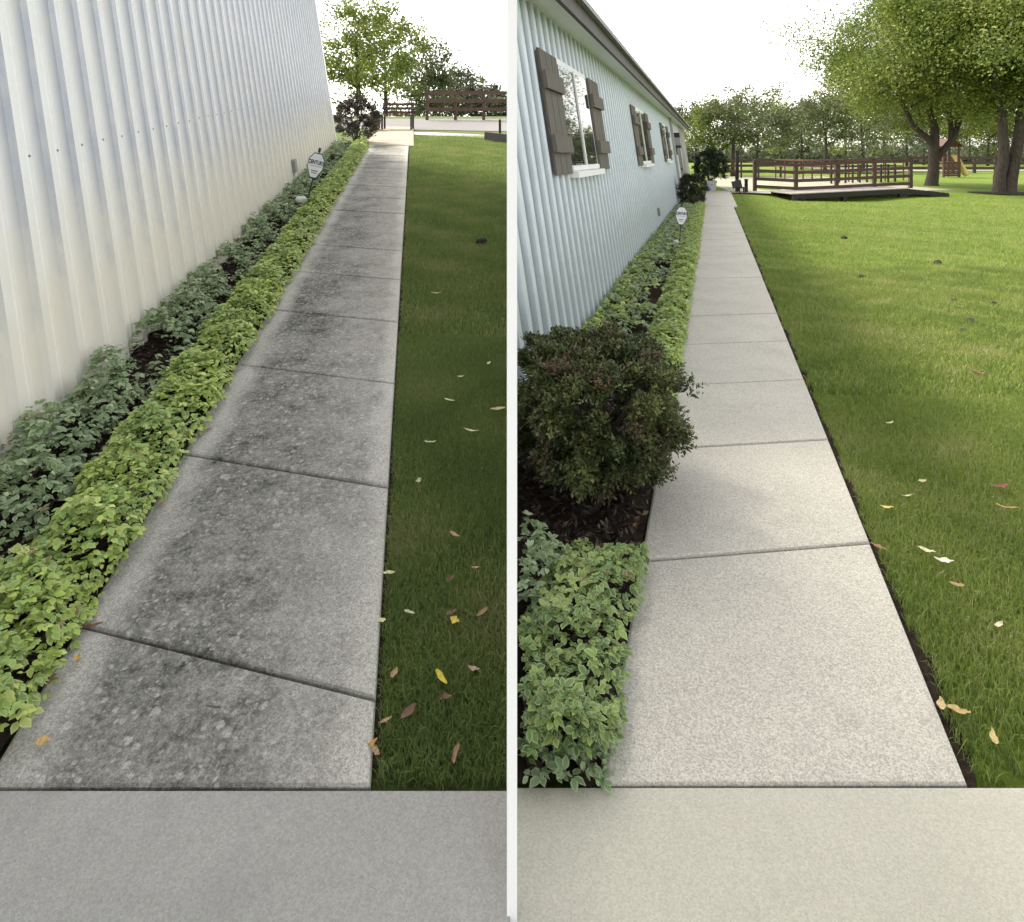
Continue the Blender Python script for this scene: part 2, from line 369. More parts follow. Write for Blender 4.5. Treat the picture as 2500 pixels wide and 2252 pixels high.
def merge(L):
    V, T, C, o = [], [], [], 0
    for v, t, c in L:
        V.append(v); T.append(t + o); C.append(c); o += len(v)
    return np.concatenate(V), np.concatenate(T), np.concatenate(C)
def mapped(fn, o, y, h):
    if fn is PL: return np.stack([-.156 * y + o, y, -.14 + .1336 * y + h], -1)
    return np.stack([.3168 * y + o, y, h], -1)
def cover(fn, o0, o1, y0, y1, dens, hgt, size, pal, ragged=.0, clip=None, dome=True, dens_noise=None, ysize=True):
    """a mound of trifoliate ground cover between offsets o0..o1"""
    n = int(dens * (o1 - o0) * (y1 - y0)); o = RNG.uniform(o0, o1, n); y = RNG.uniform(y0, y1, n)
    e = vnoise(y * 1.0, y * .3, 5) * ragged
    u = (o - (o0 + o1) / 2 - e) / ((o1 - o0) / 2)
    keep = np.abs(u) < 1
    if dens_noise is not None: keep &= vnoise(o + 3, y, dens_noise[0]) + RNG.normal(0, .25, n) > dens_noise[1]
    o, y, u = o[keep], y[keep], u[keep]; n = len(o)
    prof = np.sqrt(np.maximum(1 - u * u, .0)) if dome else np.ones(n)
    h = hgt * (.25 + .75 * prof) * (1 + .34 * vnoise(o, y, 9) + .2 * vnoise(o + 2, y, 21)) * RNG.uniform(.45, 1.0, n) ** .5
    P = mapped(fn, o, y, h)
    if clip is not None:
        k = clip(P); P, u, o, y, h = P[k], u[k], o[k], y[k], h[k]; n = len(P)
    base = np.asarray(pal)
    mixv = np.clip(.5 + .5 * vnoise(o * 1.3, y, 4) + RNG.normal(0, .28, n), 0, .999)
    idx = (mixv * len(base)).astype(int); col = base[idx]
    yaw = RNG.uniform(0, 2 * math.pi, n)
    # rim leaves face outwards
    out = np.where(u > 0, -math.pi / 2, math.pi / 2)
    rim = np.abs(u) > .7; yaw = np.where(rim, out + RNG.normal(0, .7, n), yaw)
    tilt = np.where(rim, .5, .12) + RNG.normal(0, .34, n); dead = RNG.uniform(0, 1, n) > .988; col = np.where(dead[:, None], np.array([[.24, .17, .07]]), col * RNG.uniform(.72, 1.2, (n, 1)))
    sz = size * (.55 + .85 * RNG.uniform(0, 1, n) ** 1.2)
    return leaflet_cloud(P, yaw, tilt, sz, col)
def grass(P, hgt, wid, col, segs=2):
    n = len(P); yaw = RNG.uniform(0, 2 * math.pi, n); lean = np.abs(RNG.normal(.0, .55, n)) + .1; la = RNG.uniform(0, 2 * math.pi, n)
    h = hgt * RNG.uniform(.55, 1.25, n); wd = wid * RNG.uniform(.7, 1.3, n)
    sx, sy = np.cos(yaw) * wd / 2, np.sin(yaw) * wd / 2; dx, dy = np.cos(la) * lean * h, np.sin(la) * lean * h
    Z = np.zeros(n)
    b0 = P + np.stack([-sx, -sy, Z], -1); b1 = P + np.stack([sx, sy, Z], -1)
    t = P + np.stack([dx, dy, h * np.cos(lean * .8)], -1)
    if segs == 1:
        V = np.stack([b0, b1, t], 1).reshape(-1, 3); T = np.arange(n * 3).reshape(-1, 3); m = 3
    else:
        mid = P + np.stack([dx * .35, dy * .35, h * .62], -1); q = np.stack([sx * .8, sy * .8, Z], -1)
        V = np.stack([b0, b1, mid - q, mid + q, t], 1).reshape(-1, 3); m = 5
        T = (np.array([[0, 1, 3], [0, 3, 2], [2, 3, 4]])[None] + (np.arange(n) * 5)[:, None, None]).reshape(-1, 3)
    return V, T, np.repeat(col, m, 0)
def cards(P, N, size, col, aspect=1.6):
    """leaf-sized rhombi at P facing roughly N"""
    n = len(P); N = unit(N); a = unit(np.cross(N, unit(RNG.normal(size=(n, 3))))); b = np.cross(N, a)
    s = (size * RNG.uniform(.6, 1.3, n))[:, None] if np.ndim(size) == 0 else size[:, None]
    V = np.stack([P - a * s * aspect / 2, P + b * s / 2 + N * s * .08, P + a * s * aspect / 2, P - b * s / 2 + N * s * .08], 1).reshape(-1, 3)
    T = (np.array([[0, 1, 2], [0, 2, 3]])[None] + (np.arange(n) * 4)[:, None, None]).reshape(-1, 3)
    return V, T, np.repeat(col, 4, 0)

# ------------------------------------------------------------------ ground
def grid(name, fn, us, vs, mat, kind='structure'):
    V = [tuple(fn(u, v)) for v in vs for u in us]; n = len(us)
    Fc = [(j * n + i, j * n + i + 1, (j + 1) * n + i + 1, (j + 1) * n + i) for j in range(len(vs) - 1) for i in range(n - 1)]
    o = mk(name, V, Fc, mat, None, origin=(0, 0, 0), smooth=True); o['kind'] = kind; return o
def bump2(x, y, cx, cy, sx, sy): return math.exp(-((x - cx) / sx) ** 2 - ((y - cy) / sy) ** 2)
def zr(x, y):
    return -.03 - .26 * bump2(x, y, 13.4, 24.6, 3.6, 1.7) + .03 * math.sin(x * .7) * math.sin(y * .45) * min(1, max(0, (x - .3168 * y - 1.2) / 2))
ys_r = [-3, 0, 1.6] + [2 + i * .5 for i in range(16)] + [10 + i * 1.0 for i in range(25)] + [36, 40, 50, 70, 100, 160, 300, 700, 1500]
xs_r = [.002, .3, .6] + [1 + i * .7 for i in range(36)] + [27, 30, 36, 46, 70, 110, 200, 500, 1500]
grid('lawn', lambda x, y: Vector((x, y, zr(x, y))), xs_r, ys_r, M['lawn_r'])
def zl(y): 
    y2 = y if y < 23 else 23 + 4 * (1 - math.exp(-(y - 23) / 4))
    return -.14 + .1336 * y2
ys_l = [-3, 0, 1.5] + [2 + i * .7 for i in range(34)] + [27, 30, 36, 46, 70, 110, 200, 500, 1500]
xs_l = [-1500, -500, -200, -100, -60, -36, -24, -18, -14, -11] + [-9 + i * .5 for i in range(18)] + [-.002]
grid('lawn_upper', lambda x, y: Vector((x, y, zl(y) - .035)), xs_l, ys_l, M['lawn_l'])

# ------------------------------------------------------------------ walks
def slab(fn, o0, o1, ya0, yb0, ya1, yb1, mat, parent, lift=0.0, gap=.007):
    gap = .007 if ya0 < 5 else .012
    """corners: (o0,ya0) (o1,yb0) near edge, (o0,ya1) (o1,yb1) far edge"""
    b = .012
    def c(o, y, h): return fn(o, y, h + lift)
    lo = [(o0, ya0 + gap), (o1, yb0 + gap), (o1, yb1 - gap), (o0, ya1 - gap)]
    inn = [(o0 + b, ya0 + gap + b), (o1 - b, yb0 + gap + b), (o1 - b, yb1 - gap - b), (o0 + b, ya1 - gap - b)]
    mid = [(a[0] * .7 + i[0] * .3, a[1] * .7 + i[1] * .3) for a, i in zip(lo, inn)]
    V = [c(*p, -.12) for p in lo] + [c(*p, -.011) for p in lo] + [c(*p, -.003) for p in mid] + [c(*p, 0) for p in inn]
    Fc = []
    for r in range(3):
        for k in range(4):
            k2 = (k + 1) % 4; Fc.append((r * 4 + k, r * 4 + k2, r * 4 + 4 + k2, r * 4 + 4 + k))
    Fc += [(12, 13, 14, 15), (3, 2, 1, 0)]
    return mk('slab', V, Fc, mat, parent)
OL0, OL1 = -1.04, -.104
wl = empty('walkway', PL(-.57, 1.5)); tag(wl, kind='structure'); wl['label'] = 'stained grey concrete walk of the left yard'
jl = [1.748, 2.633, 3.502, 4.359, 5.228, 6.075, 7.64, 8.5, 9.36, 10.2, 11.05, 11.9, 12.75, 13.6, 14.5]
sk = .245 * (OL1 - OL0)
prev = (1.53, 1.53)
for k, y in enumerate(jl):
    cur = (y + sk, y)
    slab(PL, OL0, OL1, prev[0], prev[1], cur[0], cur[1], M['concrete_l'], wl, lift=.012 + rnd.uniform(-.003, .003)); prev = cur
for k in range(5):                                               # wider sunlit pad at the far end
    ya, yb = prev; y1 = (14.6 + (k + 1) * .95); cur = (y1 + .05, y1)
    slab(PL, OL0 - .1, OL1 + .12 if k < 5 else OL1, ya, yb, cur[0], cur[1], M['pad'], wl, lift=.014); prev = cur
V = [PL(OL0 + .02, 1.52, -.03), PL(OL1 - .02, 1.52, -.03), PL(OL1 - .02, 19.2, -.03), PL(OL0 + .02, 19.2, -.03)]
mk('joint_bed', V, [(0, 1, 2, 3)], M['joint'], wl)
OR0, OR1 = -.283, .645
wr = empty('walkway', PR(.18, 1.6)); tag(wr, kind='structure'); wr['label'] = 'clean pale concrete walk of the right yard'
skr = .335 * (OR1 - OR0)   # far edge further away on the right
prev = (1.6, 1.6)
yr = [2.6 + i * .94 for i in range(19)]
for k, y in enumerate(yr):
    cur = (y - .115, y)
    slab(PR, OR0, OR1, prev[0], prev[1], cur[0], cur[1], M['concrete_r'], wr, lift=.012 + rnd.uniform(-.003, .003)); prev = cur
for k in range(9):
    y = 19.52 + .94 * (k + 1); cur = (y - .115, y)
    slab(PR, OR0, OR1 + .12, prev[0], prev[1], cur[0], cur[1], M['concrete_r'], wr, lift=.013); prev = cur
mk('joint_bed', [PR(OR0 + .02, 1.61, -.012), PR(OR1 - .02, 1.61, -.012), PR(OR1 - .02, 27.9, -.012), PR(OR0 + .02, 27.9, -.012)], [(0, 1, 2, 3)], M['joint'], wr)
a = mk('apron', [PL(-2.6, -2, .004), Vector((-.004, -2, -.14 - .2672 + .004)), Vector((-.004, 1.526, -.14 + .2039 + .004)), PL(-2.6, 1.526, .004)], [(0, 1, 2, 3)], M['apron_l'])
tag(a, kind='structure')
a = mk('apron', [Vector((.004, -2, .003)), Vector((5, -2, .003)), Vector((5, 1.598, .003)), Vector((.004, 1.598, .003))], [(0, 1, 2, 3)], M['apron_r'])
tag(a, kind='structure')
# planting bed soil
def bed(name, fn, o0, o1, y0, y1, clipx=None):
    us = np.linspace(o0, o1, 14); vs = np.linspace(y0, y1, int((y1 - y0) * 9)); V = []
    for v in vs:
        for u in us:
            h = .0 + .022 * vnoise(np.array(u), np.array(v), 17) + rnd.uniform(-.012, .012)
            p = fn(u, v, h + .012)
            if clipx is not None and p.x < clipx: p.x = clipx
            V.append(tuple(p))
    n = len(us); Fc = [(j * n + i, j * n + i + 1, (j + 1) * n + i + 1, (j + 1) * n + i) for j in range(len(vs) - 1) for i in range(n - 1)]
    o = mk(name, V, Fc, M['soil'], None, origin=(0, 0, 0)); o['kind'] = 'structure'; return o
bed('planting_bed', PL, -1.95, OL0 - .004, 1.525, 15.2)
bed('planting_bed', PR, -1.4, OR0 - .004, 1.6, 22.5, .004)

# ------------------------------------------------------------------ sheet metal buildings
LW, RW, BAT = -1.72, -1.17, .15
def WL(y, h, d=0.0):
    return PL(LW - BAT * h, y, h) + Vector((.976, .152, .0)) * d
def WR(y, h, d=0.0):
    p = PR(RW - BAT * h, y, h); return p + Vector((.953, -.302, .0)) * d
def profile(s, major, foot, hgt, minors):
    """corrugation points of one period: list of (s, depth)"""
    pts = [(s + major / 2 - foot / 2, 0), (s + major / 2 - foot / 2.8, hgt), (s + major / 2 + foot / 2.8, hgt), (s + major / 2 + foot / 2, 0)]
    for f in minors:
        c = s + major * f; ww = .016
        pts += [(c - ww, 0), (c - ww / 2, .0045), (c + ww / 2, .0045), (c + ww, 0)]
    return sorted(pts + [(s, 0)])
def panels(root, wfn, y0, y1, H, period, per, foot, hgt, minors, mat, ysc, clipx=None, hb=0.0):
    s = y0; k = 0
    while s < y1 - 1e-6:
        pts = []
        for j in range(per): pts += profile(s + j * period, period, foot, hgt, minors)
        pts.append((s + per * period + .004, 0))
        V, Fc, hh = [], [], [hb, .25, .6, 1.2, H]; n = len(pts)
        for h in hh:
            for (q, d) in pts: V.append(wfn(q, h, d + .0008 * (k % 2)))
        for r in range(len(hh) - 1):
            for i in range(n - 1): Fc.append((r * n + i, r * n + i + 1, (r + 1) * n + i + 1, (r + 1) * n + i))
        org = wfn(s, 0)
        me = bpy.data.meshes.new('wall_panel'); me.from_pydata([v - org for v in V], [], Fc)
        a = me.color_attributes.new('Col', 'FLOAT_COLOR', 'POINT')
        for r, h in enumerate(hh):
            for i in range(n): a.data[r * n + i].color = (min(h, 1.5) / 1.5, 1.0 if pts[i][1] > hgt * .8 else 0.0, 0, 1)  # green channel marks rib tops for the painted shading
        if clipx is not None and min(v.x for v in V) < clipx:
            bm = bmesh.new(); bm.from_mesh(me)
            bmesh.ops.bisect_plane(bm, geom=bm.verts[:] + bm.edges[:] + bm.faces[:], plane_co=Vector((clipx, 0, 0)) - org, plane_no=(-1, 0, 0), clear_outer=True)
            ok = len(bm.faces); bm.to_mesh(me); bm.free()
            if not ok: s += per * period; k += 1; continue
        me.materials.append(mat)
        link(bpy.data.objects.new('wall_panel', me), org, root)
        s += per * period; k += 1
HLW = 7.0; YL_END = 14.1  # left wall raised out of view to keep sun off the right walk
bl = empty('metal_building', WL(8, 0)); tag(bl, 'long white ribbed metal building with a row of screws, left of the stained walk', 'building')
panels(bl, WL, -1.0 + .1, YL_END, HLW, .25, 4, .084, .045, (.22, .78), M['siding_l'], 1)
scr = None
for i in range(62):
    y = -.9 + .25 * i + .075
    p = WL(y - .02, 1.31 + rnd.uniform(-.004, .004), .0)
    if scr is None:
        V, T = [], []
        for k in range(6): V.append(p + Vector((.002, math.cos(k * 1.047) * .0085, math.sin(k * 1.047) * .0085)))
        for k in range(6): V.append(p + Vector((.009, math.cos(k * 1.047) * .006, math.sin(k * 1.047) * .006)))
        scr = mk('screw', V, [(k, (k + 1) % 6, 6 + (k + 1) % 6, 6 + k) for k in range(6)] + [(11, 10, 9, 8, 7, 6)], M['box_grey'], bl, origin=p)
    else: share('screw', scr, p, bl)
def wallbox(name, wfn, y0, y1, h0, h1, d0, d1, mat, parent):
    return box(name, y0, y1, d0, d1, h0, h1, mat, parent, fn=lambda y, d, h: wfn(y, h, d))
wallbox('outlet_box', WL, 9.05, 9.22, .28, .45, .028, .09, M['box_grey'], bl)
wallbox('corner_trim', WL, YL_END - .02, YL_END + .1, 0, HLW, -.05, .035, M['white'], bl)
# end wall, roof and eave of the left building
V = [WL(YL_END + .06, 0, -.05), WL(YL_END + .06, HLW, -.05), WL(YL_END + .06, 0, -.05) + Vector((-9, .8, 0)), WL(YL_END + .06, HLW, -.05) + Vector((-9, .8, 1.9))]
mk('end_wall', V, [(0, 1, 3, 2)], M['siding_l'], bl)
wallbox('fascia', WL, -1.2, YL_END + .35, HLW - .02, HLW + .16, .16, .19, M['white'], bl)
wallbox('soffit', WL, -1.2, YL_END + .35, HLW + .0, HLW + .02, -.06, .158, M['white'], bl)
V = [WL(-1.2, HLW + .14, .24), WL(YL_END + .4, HLW + .14, .24), WL(YL_END + .4, HLW + .14, .24) + Vector((-9, 0, 2.1)), WL(-1.2, HLW + .14, .24) + Vector((-9, 0, 2.1))]
V += [v + Vector((0, 0, .05)) for v in V]
mk('roof', V, BOXF, M['roof'], bl)

HRW = 2.9; YR_END = 33.0
br_ = empty('metal_building', WR(12, 0)); tag(br_, 'pale blue ribbed metal building with taupe shuttered windows, right of the white post', 'building')
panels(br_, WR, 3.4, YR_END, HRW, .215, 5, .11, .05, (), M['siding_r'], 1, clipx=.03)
wallbox('outlet_box', WR, 13.5, 13.68, .3, .46, .036, .1, M['box_grey'], br_)
def window(y0, y1, h0, h1, left, right):
    wn = wallbox('window', WR, y0, y1, h0 - .02, h1 + .02, -.02, .06, M['white'], br_)
    ym = (y0 + y1) / 2
    for a, b in ((y0 + .04, ym - .02), (ym + .02, y1 - .04)):
        wallbox('pane', WR, a, b, h0 + .04, h1 - .04, .05, .066, M['glass'], wn)
    wallbox('mullion', WR, ym - .02, ym + .02, h0 + .02, h1 - .02, .055, .08, M['white'], wn)
    wallbox('sill', WR, y0 - .04, y1 + .04, h0 - .075, h0 - .018, .0, .13, M['white'], wn)
    wallbox('sash_rail', WR, y0 + .02, y1 - .02, h0 - .01, h0 + .035, .055, .083, M['white'], wn)
    for a, b in (left, right):
        sh = wallbox('shutter', WR, a + .01, b - .01, h0 - .02, h1 - .02, .05, .06, M['shutter'], br_)
        for k in range(3):
            w3 = (b - a) / 3
            wallbox('plank', WR, a + k * w3 + .006, a + (k + 1) * w3 - .006, h0 - .035, h1, .059, .082, M['shutter'], sh)
        for hh in (h0 + .16, h1 - .34):
            wallbox('batten', WR, a - .008, b + .008, hh, hh + .15, .08, .118, M['shutter'], sh)
window(5.98, 7.35, 1.46, 2.5, (5.32, 5.93), (7.42, 8.05))
window(12.0, 13.5, 1.44, 2.5, (11.3, 11.93), (13.57, 14.2))
window(18.3, 19.8, 1.44, 2.5, (17.6, 18.23), (19.87, 20.5))
dr = wallbox('door', WR, 24.5, 26.6, .05, 2.15, .062, .09, M['door'], br_)
wallbox('door_frame', WR, 24.3, 26.8, .0, 2.3, .02, .07, M['white'], br_)
wallbox('handle', WR, 24.7, 24.85, 1.0, 1.1, .08, .13, M['iron'], dr)
wallbox('corner_board', WR, 28.2, YR_END + .05, 0, HRW, .0, .075, M['beige'], br_)
wallbox('downspout', WR, 22.3, 22.5, .1, HRW, .056, .13, M['beige'], br_)
ln = wallbox('lantern', WR, 23.6, 23.95, 1.95, 2.25, .06, .24, M['lamp_glass'], br_)
wallbox('lantern_cap', WR, 23.55, 24.0, 2.25, 2.42, .03, .27, M['iron'], ln)
wallbox('lantern_base', WR, 23.55, 24.0, 1.86, 1.95, .03, .27, M['iron'], ln)
wallbox('lantern_bracket', WR, 23.7, 23.85, 1.6, 1.87, .03, .1, M['iron'], ln)
def clipped(o, x):
    me = o.data; bm = bmesh.new(); bm.from_mesh(me)
    r = bmesh.ops.bisect_plane(bm, geom=bm.verts[:] + bm.edges[:] + bm.faces[:], plane_co=Vector((x, 0, 0)) - WLOC[o.name], plane_no=(-1, 0, 0), clear_outer=True)
    bmesh.ops.holes_fill(bm, edges=[e for e in bm.edges if e.is_boundary]); bm.to_mesh(me); bm.free(); return o
clipped(wallbox('fascia', WR, 3.5, YR_END + .5, HRW - .04, HRW + .14, .30, .34, M['fascia'], br_), .03)
clipped(wallbox('soffit', WR, 3.5, YR_END + .5, HRW + .0, HRW + .02, -.06, .298, M['white'], br_), .03)
V = [WR(3.5, HRW + .13, .4), WR(YR_END + .5, HRW + .13, .4), WR(YR_END + .5, HRW + .13, .4) + Vector((-9, 0, 1.0)), WR(3.5, HRW + .13, .4) + Vector((-9, 0, 1.0))]
V += [v + Vector((0, 0, .05)) for v in V]
clipped(mk('roof', V, BOXF, M['roof'], br_), .03)
yb0 = 3.75
V = [Vector((.03, yb0, -.2)), Vector((.03, YR_END, -.2)), Vector((.03, YR_END, 3.9)), Vector((.03, yb0 + 1.3, HRW + .1)), Vector((.03, yb0, .05))]
mk('back_wall', V, [(0, 1, 2, 3, 4)], M['white'], br_)
V = [WR(YR_END, 0, 0), WR(YR_END, HRW, 0), Vector((.03, YR_END, 3.9)), Vector((.03, YR_END, 0))]
mk('end_wall', V, [(0, 1, 2, 3)], M['beige'], br_)
# invented low white wall and slim post, standing in for the strip between halves
bw = box('divider_wall', -.009, .009, 1.35, 3.72, -.3, .5, M['white_post']); tag(bw, 'low thin white added divider wall running back from the white post between the yards', 'wall')
po = empty('divider_post', (0, 1.31, -.02)); tag(po, 'tall slim white post added as the divider strip between the two walks', 'post')
box('shaft', -.0105, .0105, 1.30, 1.321, -.02, 2.3, M['white_post'], po)
box('cap', -.013, .013, 1.2975, 1.3235, 2.3, 2.315, M['white_post'], po)

# ------------------------------------------------------------------ ground cover
LIME = [(.36, .48, .09), (.43, .53, .11), (.31, .44, .10), (.48, .56, .15), (.24, .37, .085)]
DEEP = [(.22, .31, .16), (.28, .37, .21), (.17, .26, .115), (.33, .41, .25), (.20, .29, .14)]
keep_l = lambda P: P[:, 0] < -.02
keep_r = lambda P: P[:, 0] > .035
g = merge([cover(PL, -1.36, -.995, 1.56, 5, 5200, .17, .028, LIME, .03),
           cover(PL, -1.36, -.995, 5, 14.5, 2200, .17, .034, LIME, .03)])
tag(tri_mesh('ground_cover', *g[:2], M['varieg'], None, g[2], smooth=True), 'bright lime variegated ground cover edging the stained walk', 'ground cover', kind='stuff')
g = merge([cover(PL, -1.76, -1.40, 1.56, 5.5, 3400, .22, .031, DEEP, .04, dens_noise=(3.5, -.12)),
           cover(PL, -1.74, -1.44, 5.5, 14.4, 1700, .22, .040, DEEP, .04, dens_noise=(2.4, -.35)),
           cover(PL, -1.5, -1.3, 1.56, 14.4, 800, .12, .036, DEEP, .03, dens_noise=(2.7, .05))])
tag(tri_mesh('ground_cover', *g[:2], M['varieg'], None, g[2], smooth=True), 'darker patchy variegated ground cover along the white metal wall', 'ground cover', kind='stuff')
g = merge([cover(PR, -.56, -.235, 3.75, 8, 3400, .15, .031, LIME, .03, keep_r),
           cover(PR, -.56, -.235, 8, 19.6, 1700, .15, .042, LIME, .03, keep_r)])
tag(tri_mesh('ground_cover', *g[:2], M['varieg'], None, g[2], smooth=True), 'bright lime ground cover strip edging the clean walk beyond the near yew', 'ground cover', kind='stuff')
g = merge([cover(PR, -1.14, -.72, 3.9, 9, 900, .13, .042, DEEP + LIME[:2], .03, keep_r, dens_noise=(3.2, .0)),
           cover(PR, -1.15, -.82, 3.9, 12, 800, .16, .044, LIME[:2] + DEEP[:2], .03, keep_r),
           cover(PR, -.95, -.5, 4.2, 19.4, 600, .13, .046, DEEP + LIME[:2], .03, keep_r, dens_noise=(3.0, .12)),
           cover(PR, -1.15, -.5, 9, 19.4, 520, .13, .06, DEEP + LIME[:2], .03, keep_r, dens_noise=(2.2, -.5))])
tag(tri_mesh('ground_cover', *g[:2], M['varieg'], None, g[2], smooth=True), 'mixed green ground cover with bare soil gaps along the pale blue wall', 'ground cover', kind='stuff')
g = merge([cover(PR, -.62, -.25, 1.6, 2.42, 4600, .17, .027, [(.17, .26, .07), (.22, .31, .08), (.12, .20, .06), (.27, .35, .10)], .03, keep_r),
           cover(PR, -.9, -.27, 1.58, 1.76, 2600, .06, .028, DEEP + [(.14, .23, .06)], .02, keep_r), cover(PR, -.62, -.3, 1.59, 1.72, 1800, .12, .027, [(.14, .23, .06), (.10, .18, .05)], .02, keep_r),
           cover(PR, -.95, -.5, 1.62, 2.45, 3000, .17, .028, DEEP, .03, keep_r, dens_noise=(5, -.45))])
tag(tri_mesh('ground_cover', *g[:2], M['varieg'], None, g[2], smooth=True), 'clump of mid green ground cover in front of the near yew', 'ground cover', kind='stuff')

def chips(fn, o0, o1, y0, y1, n, keep, label):
    o = RNG.uniform(o0, o1, n); y = RNG.uniform(y0, y1, n); P = mapped(fn, o, y, .03 + RNG.uniform(-.008, .012, n)); k = keep(P); P = P[k]; n = len(P)
    pal = np.array([(.05, .035, .025), (.085, .06, .04), (.03, .022, .016), (.13, .10, .07), (.02, .015, .012)])
    cv = cards(P, unit(RNG.normal(size=(n, 3)) * .55 + np.array([0, 0, 1])), .016, pal[RNG.integers(0, 5, n)] * RNG.uniform(.7, 1.3, (n, 1)), 2.4)
    tag(tri_mesh('mulch', *cv[:2], M['dry'], None, cv[2]), label, 'mulch', kind='stuff')
chips(PR, -1.1, -.29, 1.6, 5.0, 5200, keep_r, 'dark bark mulch on the bare soil under the near yew')
chips(PL, -1.72, -1.06, 1.55, 8.0, 6000, keep_l, 'dark bark mulch between the ground cover rows of the left bed')
# ------------------------------------------------------------------ grass
def gcol(n, pal, x, y, s=1.2, j=.22):
    pal = np.asarray(pal); t = np.clip(.45 + .15 * vnoise(x, y, s) + .26 * vnoise(x + 9, y - 4, s * 4.1) + .18 * np.maximum(vnoise(x - 3, y + 7, s * 2.2), 0) + RNG.normal(0, j, n) + (RNG.uniform(0, 1, n) > .94) * .5, 0, .999) * (len(pal) - 1)
    i = t.astype(int); f = (t - i)[:, None]; i2 = np.minimum(i + 1, len(pal) - 1)
    return pal[i] * (1 - f) + pal[i2] * f
GL = [(.112, .165, .056), (.148, .212, .058), (.18, .25, .064), (.225, .272, .09), (.35, .31, .17)]
GR = [(.14, .20, .055), (.19, .255, .058), (.235, .31, .062), (.285, .34, .085), (.39, .37, .19)]
def lawn_blades(fn, n, y0, y1, lo, hi, hgt, wid, pal, segs, power, zf):
    y = y0 + (y1 - y0) * RNG.uniform(0, 1, n) ** power
    a, b = lo(y), hi(y); o = a + (b - a) * RNG.uniform(0, 1, n)
    P = mapped(fn, o, y, np.zeros(n) - .03)
    P[:, 2] = zf(P[:, 0], P[:, 1])
    # thin worn spots, and thinning out into the distance
    P = P[RNG.uniform(0, 1, n) > np.clip((P[:, 1] - 14) / 13, 0, 1)]; n = len(P)
    k = vnoise(P[:, 0] + 5, P[:, 1], 4.5) + RNG.normal(0, .35, n) > -.62; P = P[k]
    return grass(P, hgt, wid, gcol(len(P), pal, P[:, 0], P[:, 1]), segs)
zrv = np.vectorize(zr)
zlf = lambda x, y: -.14 + .1336 * y - .035
one = np.ones_like
g = merge([lawn_blades(PL, 95000, 1.56, 4.2, lambda y: OL1 + .012 + 0 * y, lambda y: .156 * y - .012, .038, .0028, GL, 2, .8, zlf),
           lawn_blades(PL, 90000, 4.2, 10, lambda y: OL1 + .015 + 0 * y, lambda y: .156 * y - .015, .042, .005, GL, 2, .75, zlf),
           lawn_blades(PL, 70000, 10, 17, lambda y: OL1 + .03 + 0 * y, lambda y: .156 * y - .02, .05, .010, GL, 1, .8, zlf)])
tag(tri_mesh('grass', *g[:2], M['blade'], None, g[2]), 'short dark green grass of the left lawn', 'grass', kind='stuff')
edge_r = lambda y: OR1 + .03 + .022 * vnoise(y, y * .2, 8) + .012 * vnoise(y, y * .7, 23)
g = merge([lawn_blades(PR, 150000, 1.61, 4.2, edge_r, lambda y: .52 * y + 1.3, .043, .0030, GR, 2, .8, zrv),
           lawn_blades(PR, 160000, 4.2, 9, edge_r, lambda y: .52 * y + 1.3, .055, .006, GR, 2, .8, zrv),
           lawn_blades(PR, 190000, 9, 27, edge_r, lambda y: .52 * y + 1.2, .05, .012, GR, 1, .85, zrv)])
tag(tri_mesh('grass', *g[:2], M['blade'], None, g[2]), 'short bright green grass of the right lawn', 'grass', kind='stuff')

for nm, fn, o0, yy in (('soil_edge', PR, OR1, 21.0), ('soil_edge', PL, OL1, 14.0)):
    V, Fc = [], []; ysx = np.arange(1.6, yy, .12)
    for k, y in enumerate(ysx):
        wd = .05 + .014 * math.sin(y * 7) + .01 * math.sin(y * 19) if fn is PR else .022
        V += [fn(o0 + .001, y, -.022), fn(o0 + wd, y, -.024)]
        if k: Fc.append((2 * k - 2, 2 * k - 1, 2 * k + 1, 2 * k))
    tag(mk(nm, V, Fc, M['soil']), kind='structure')
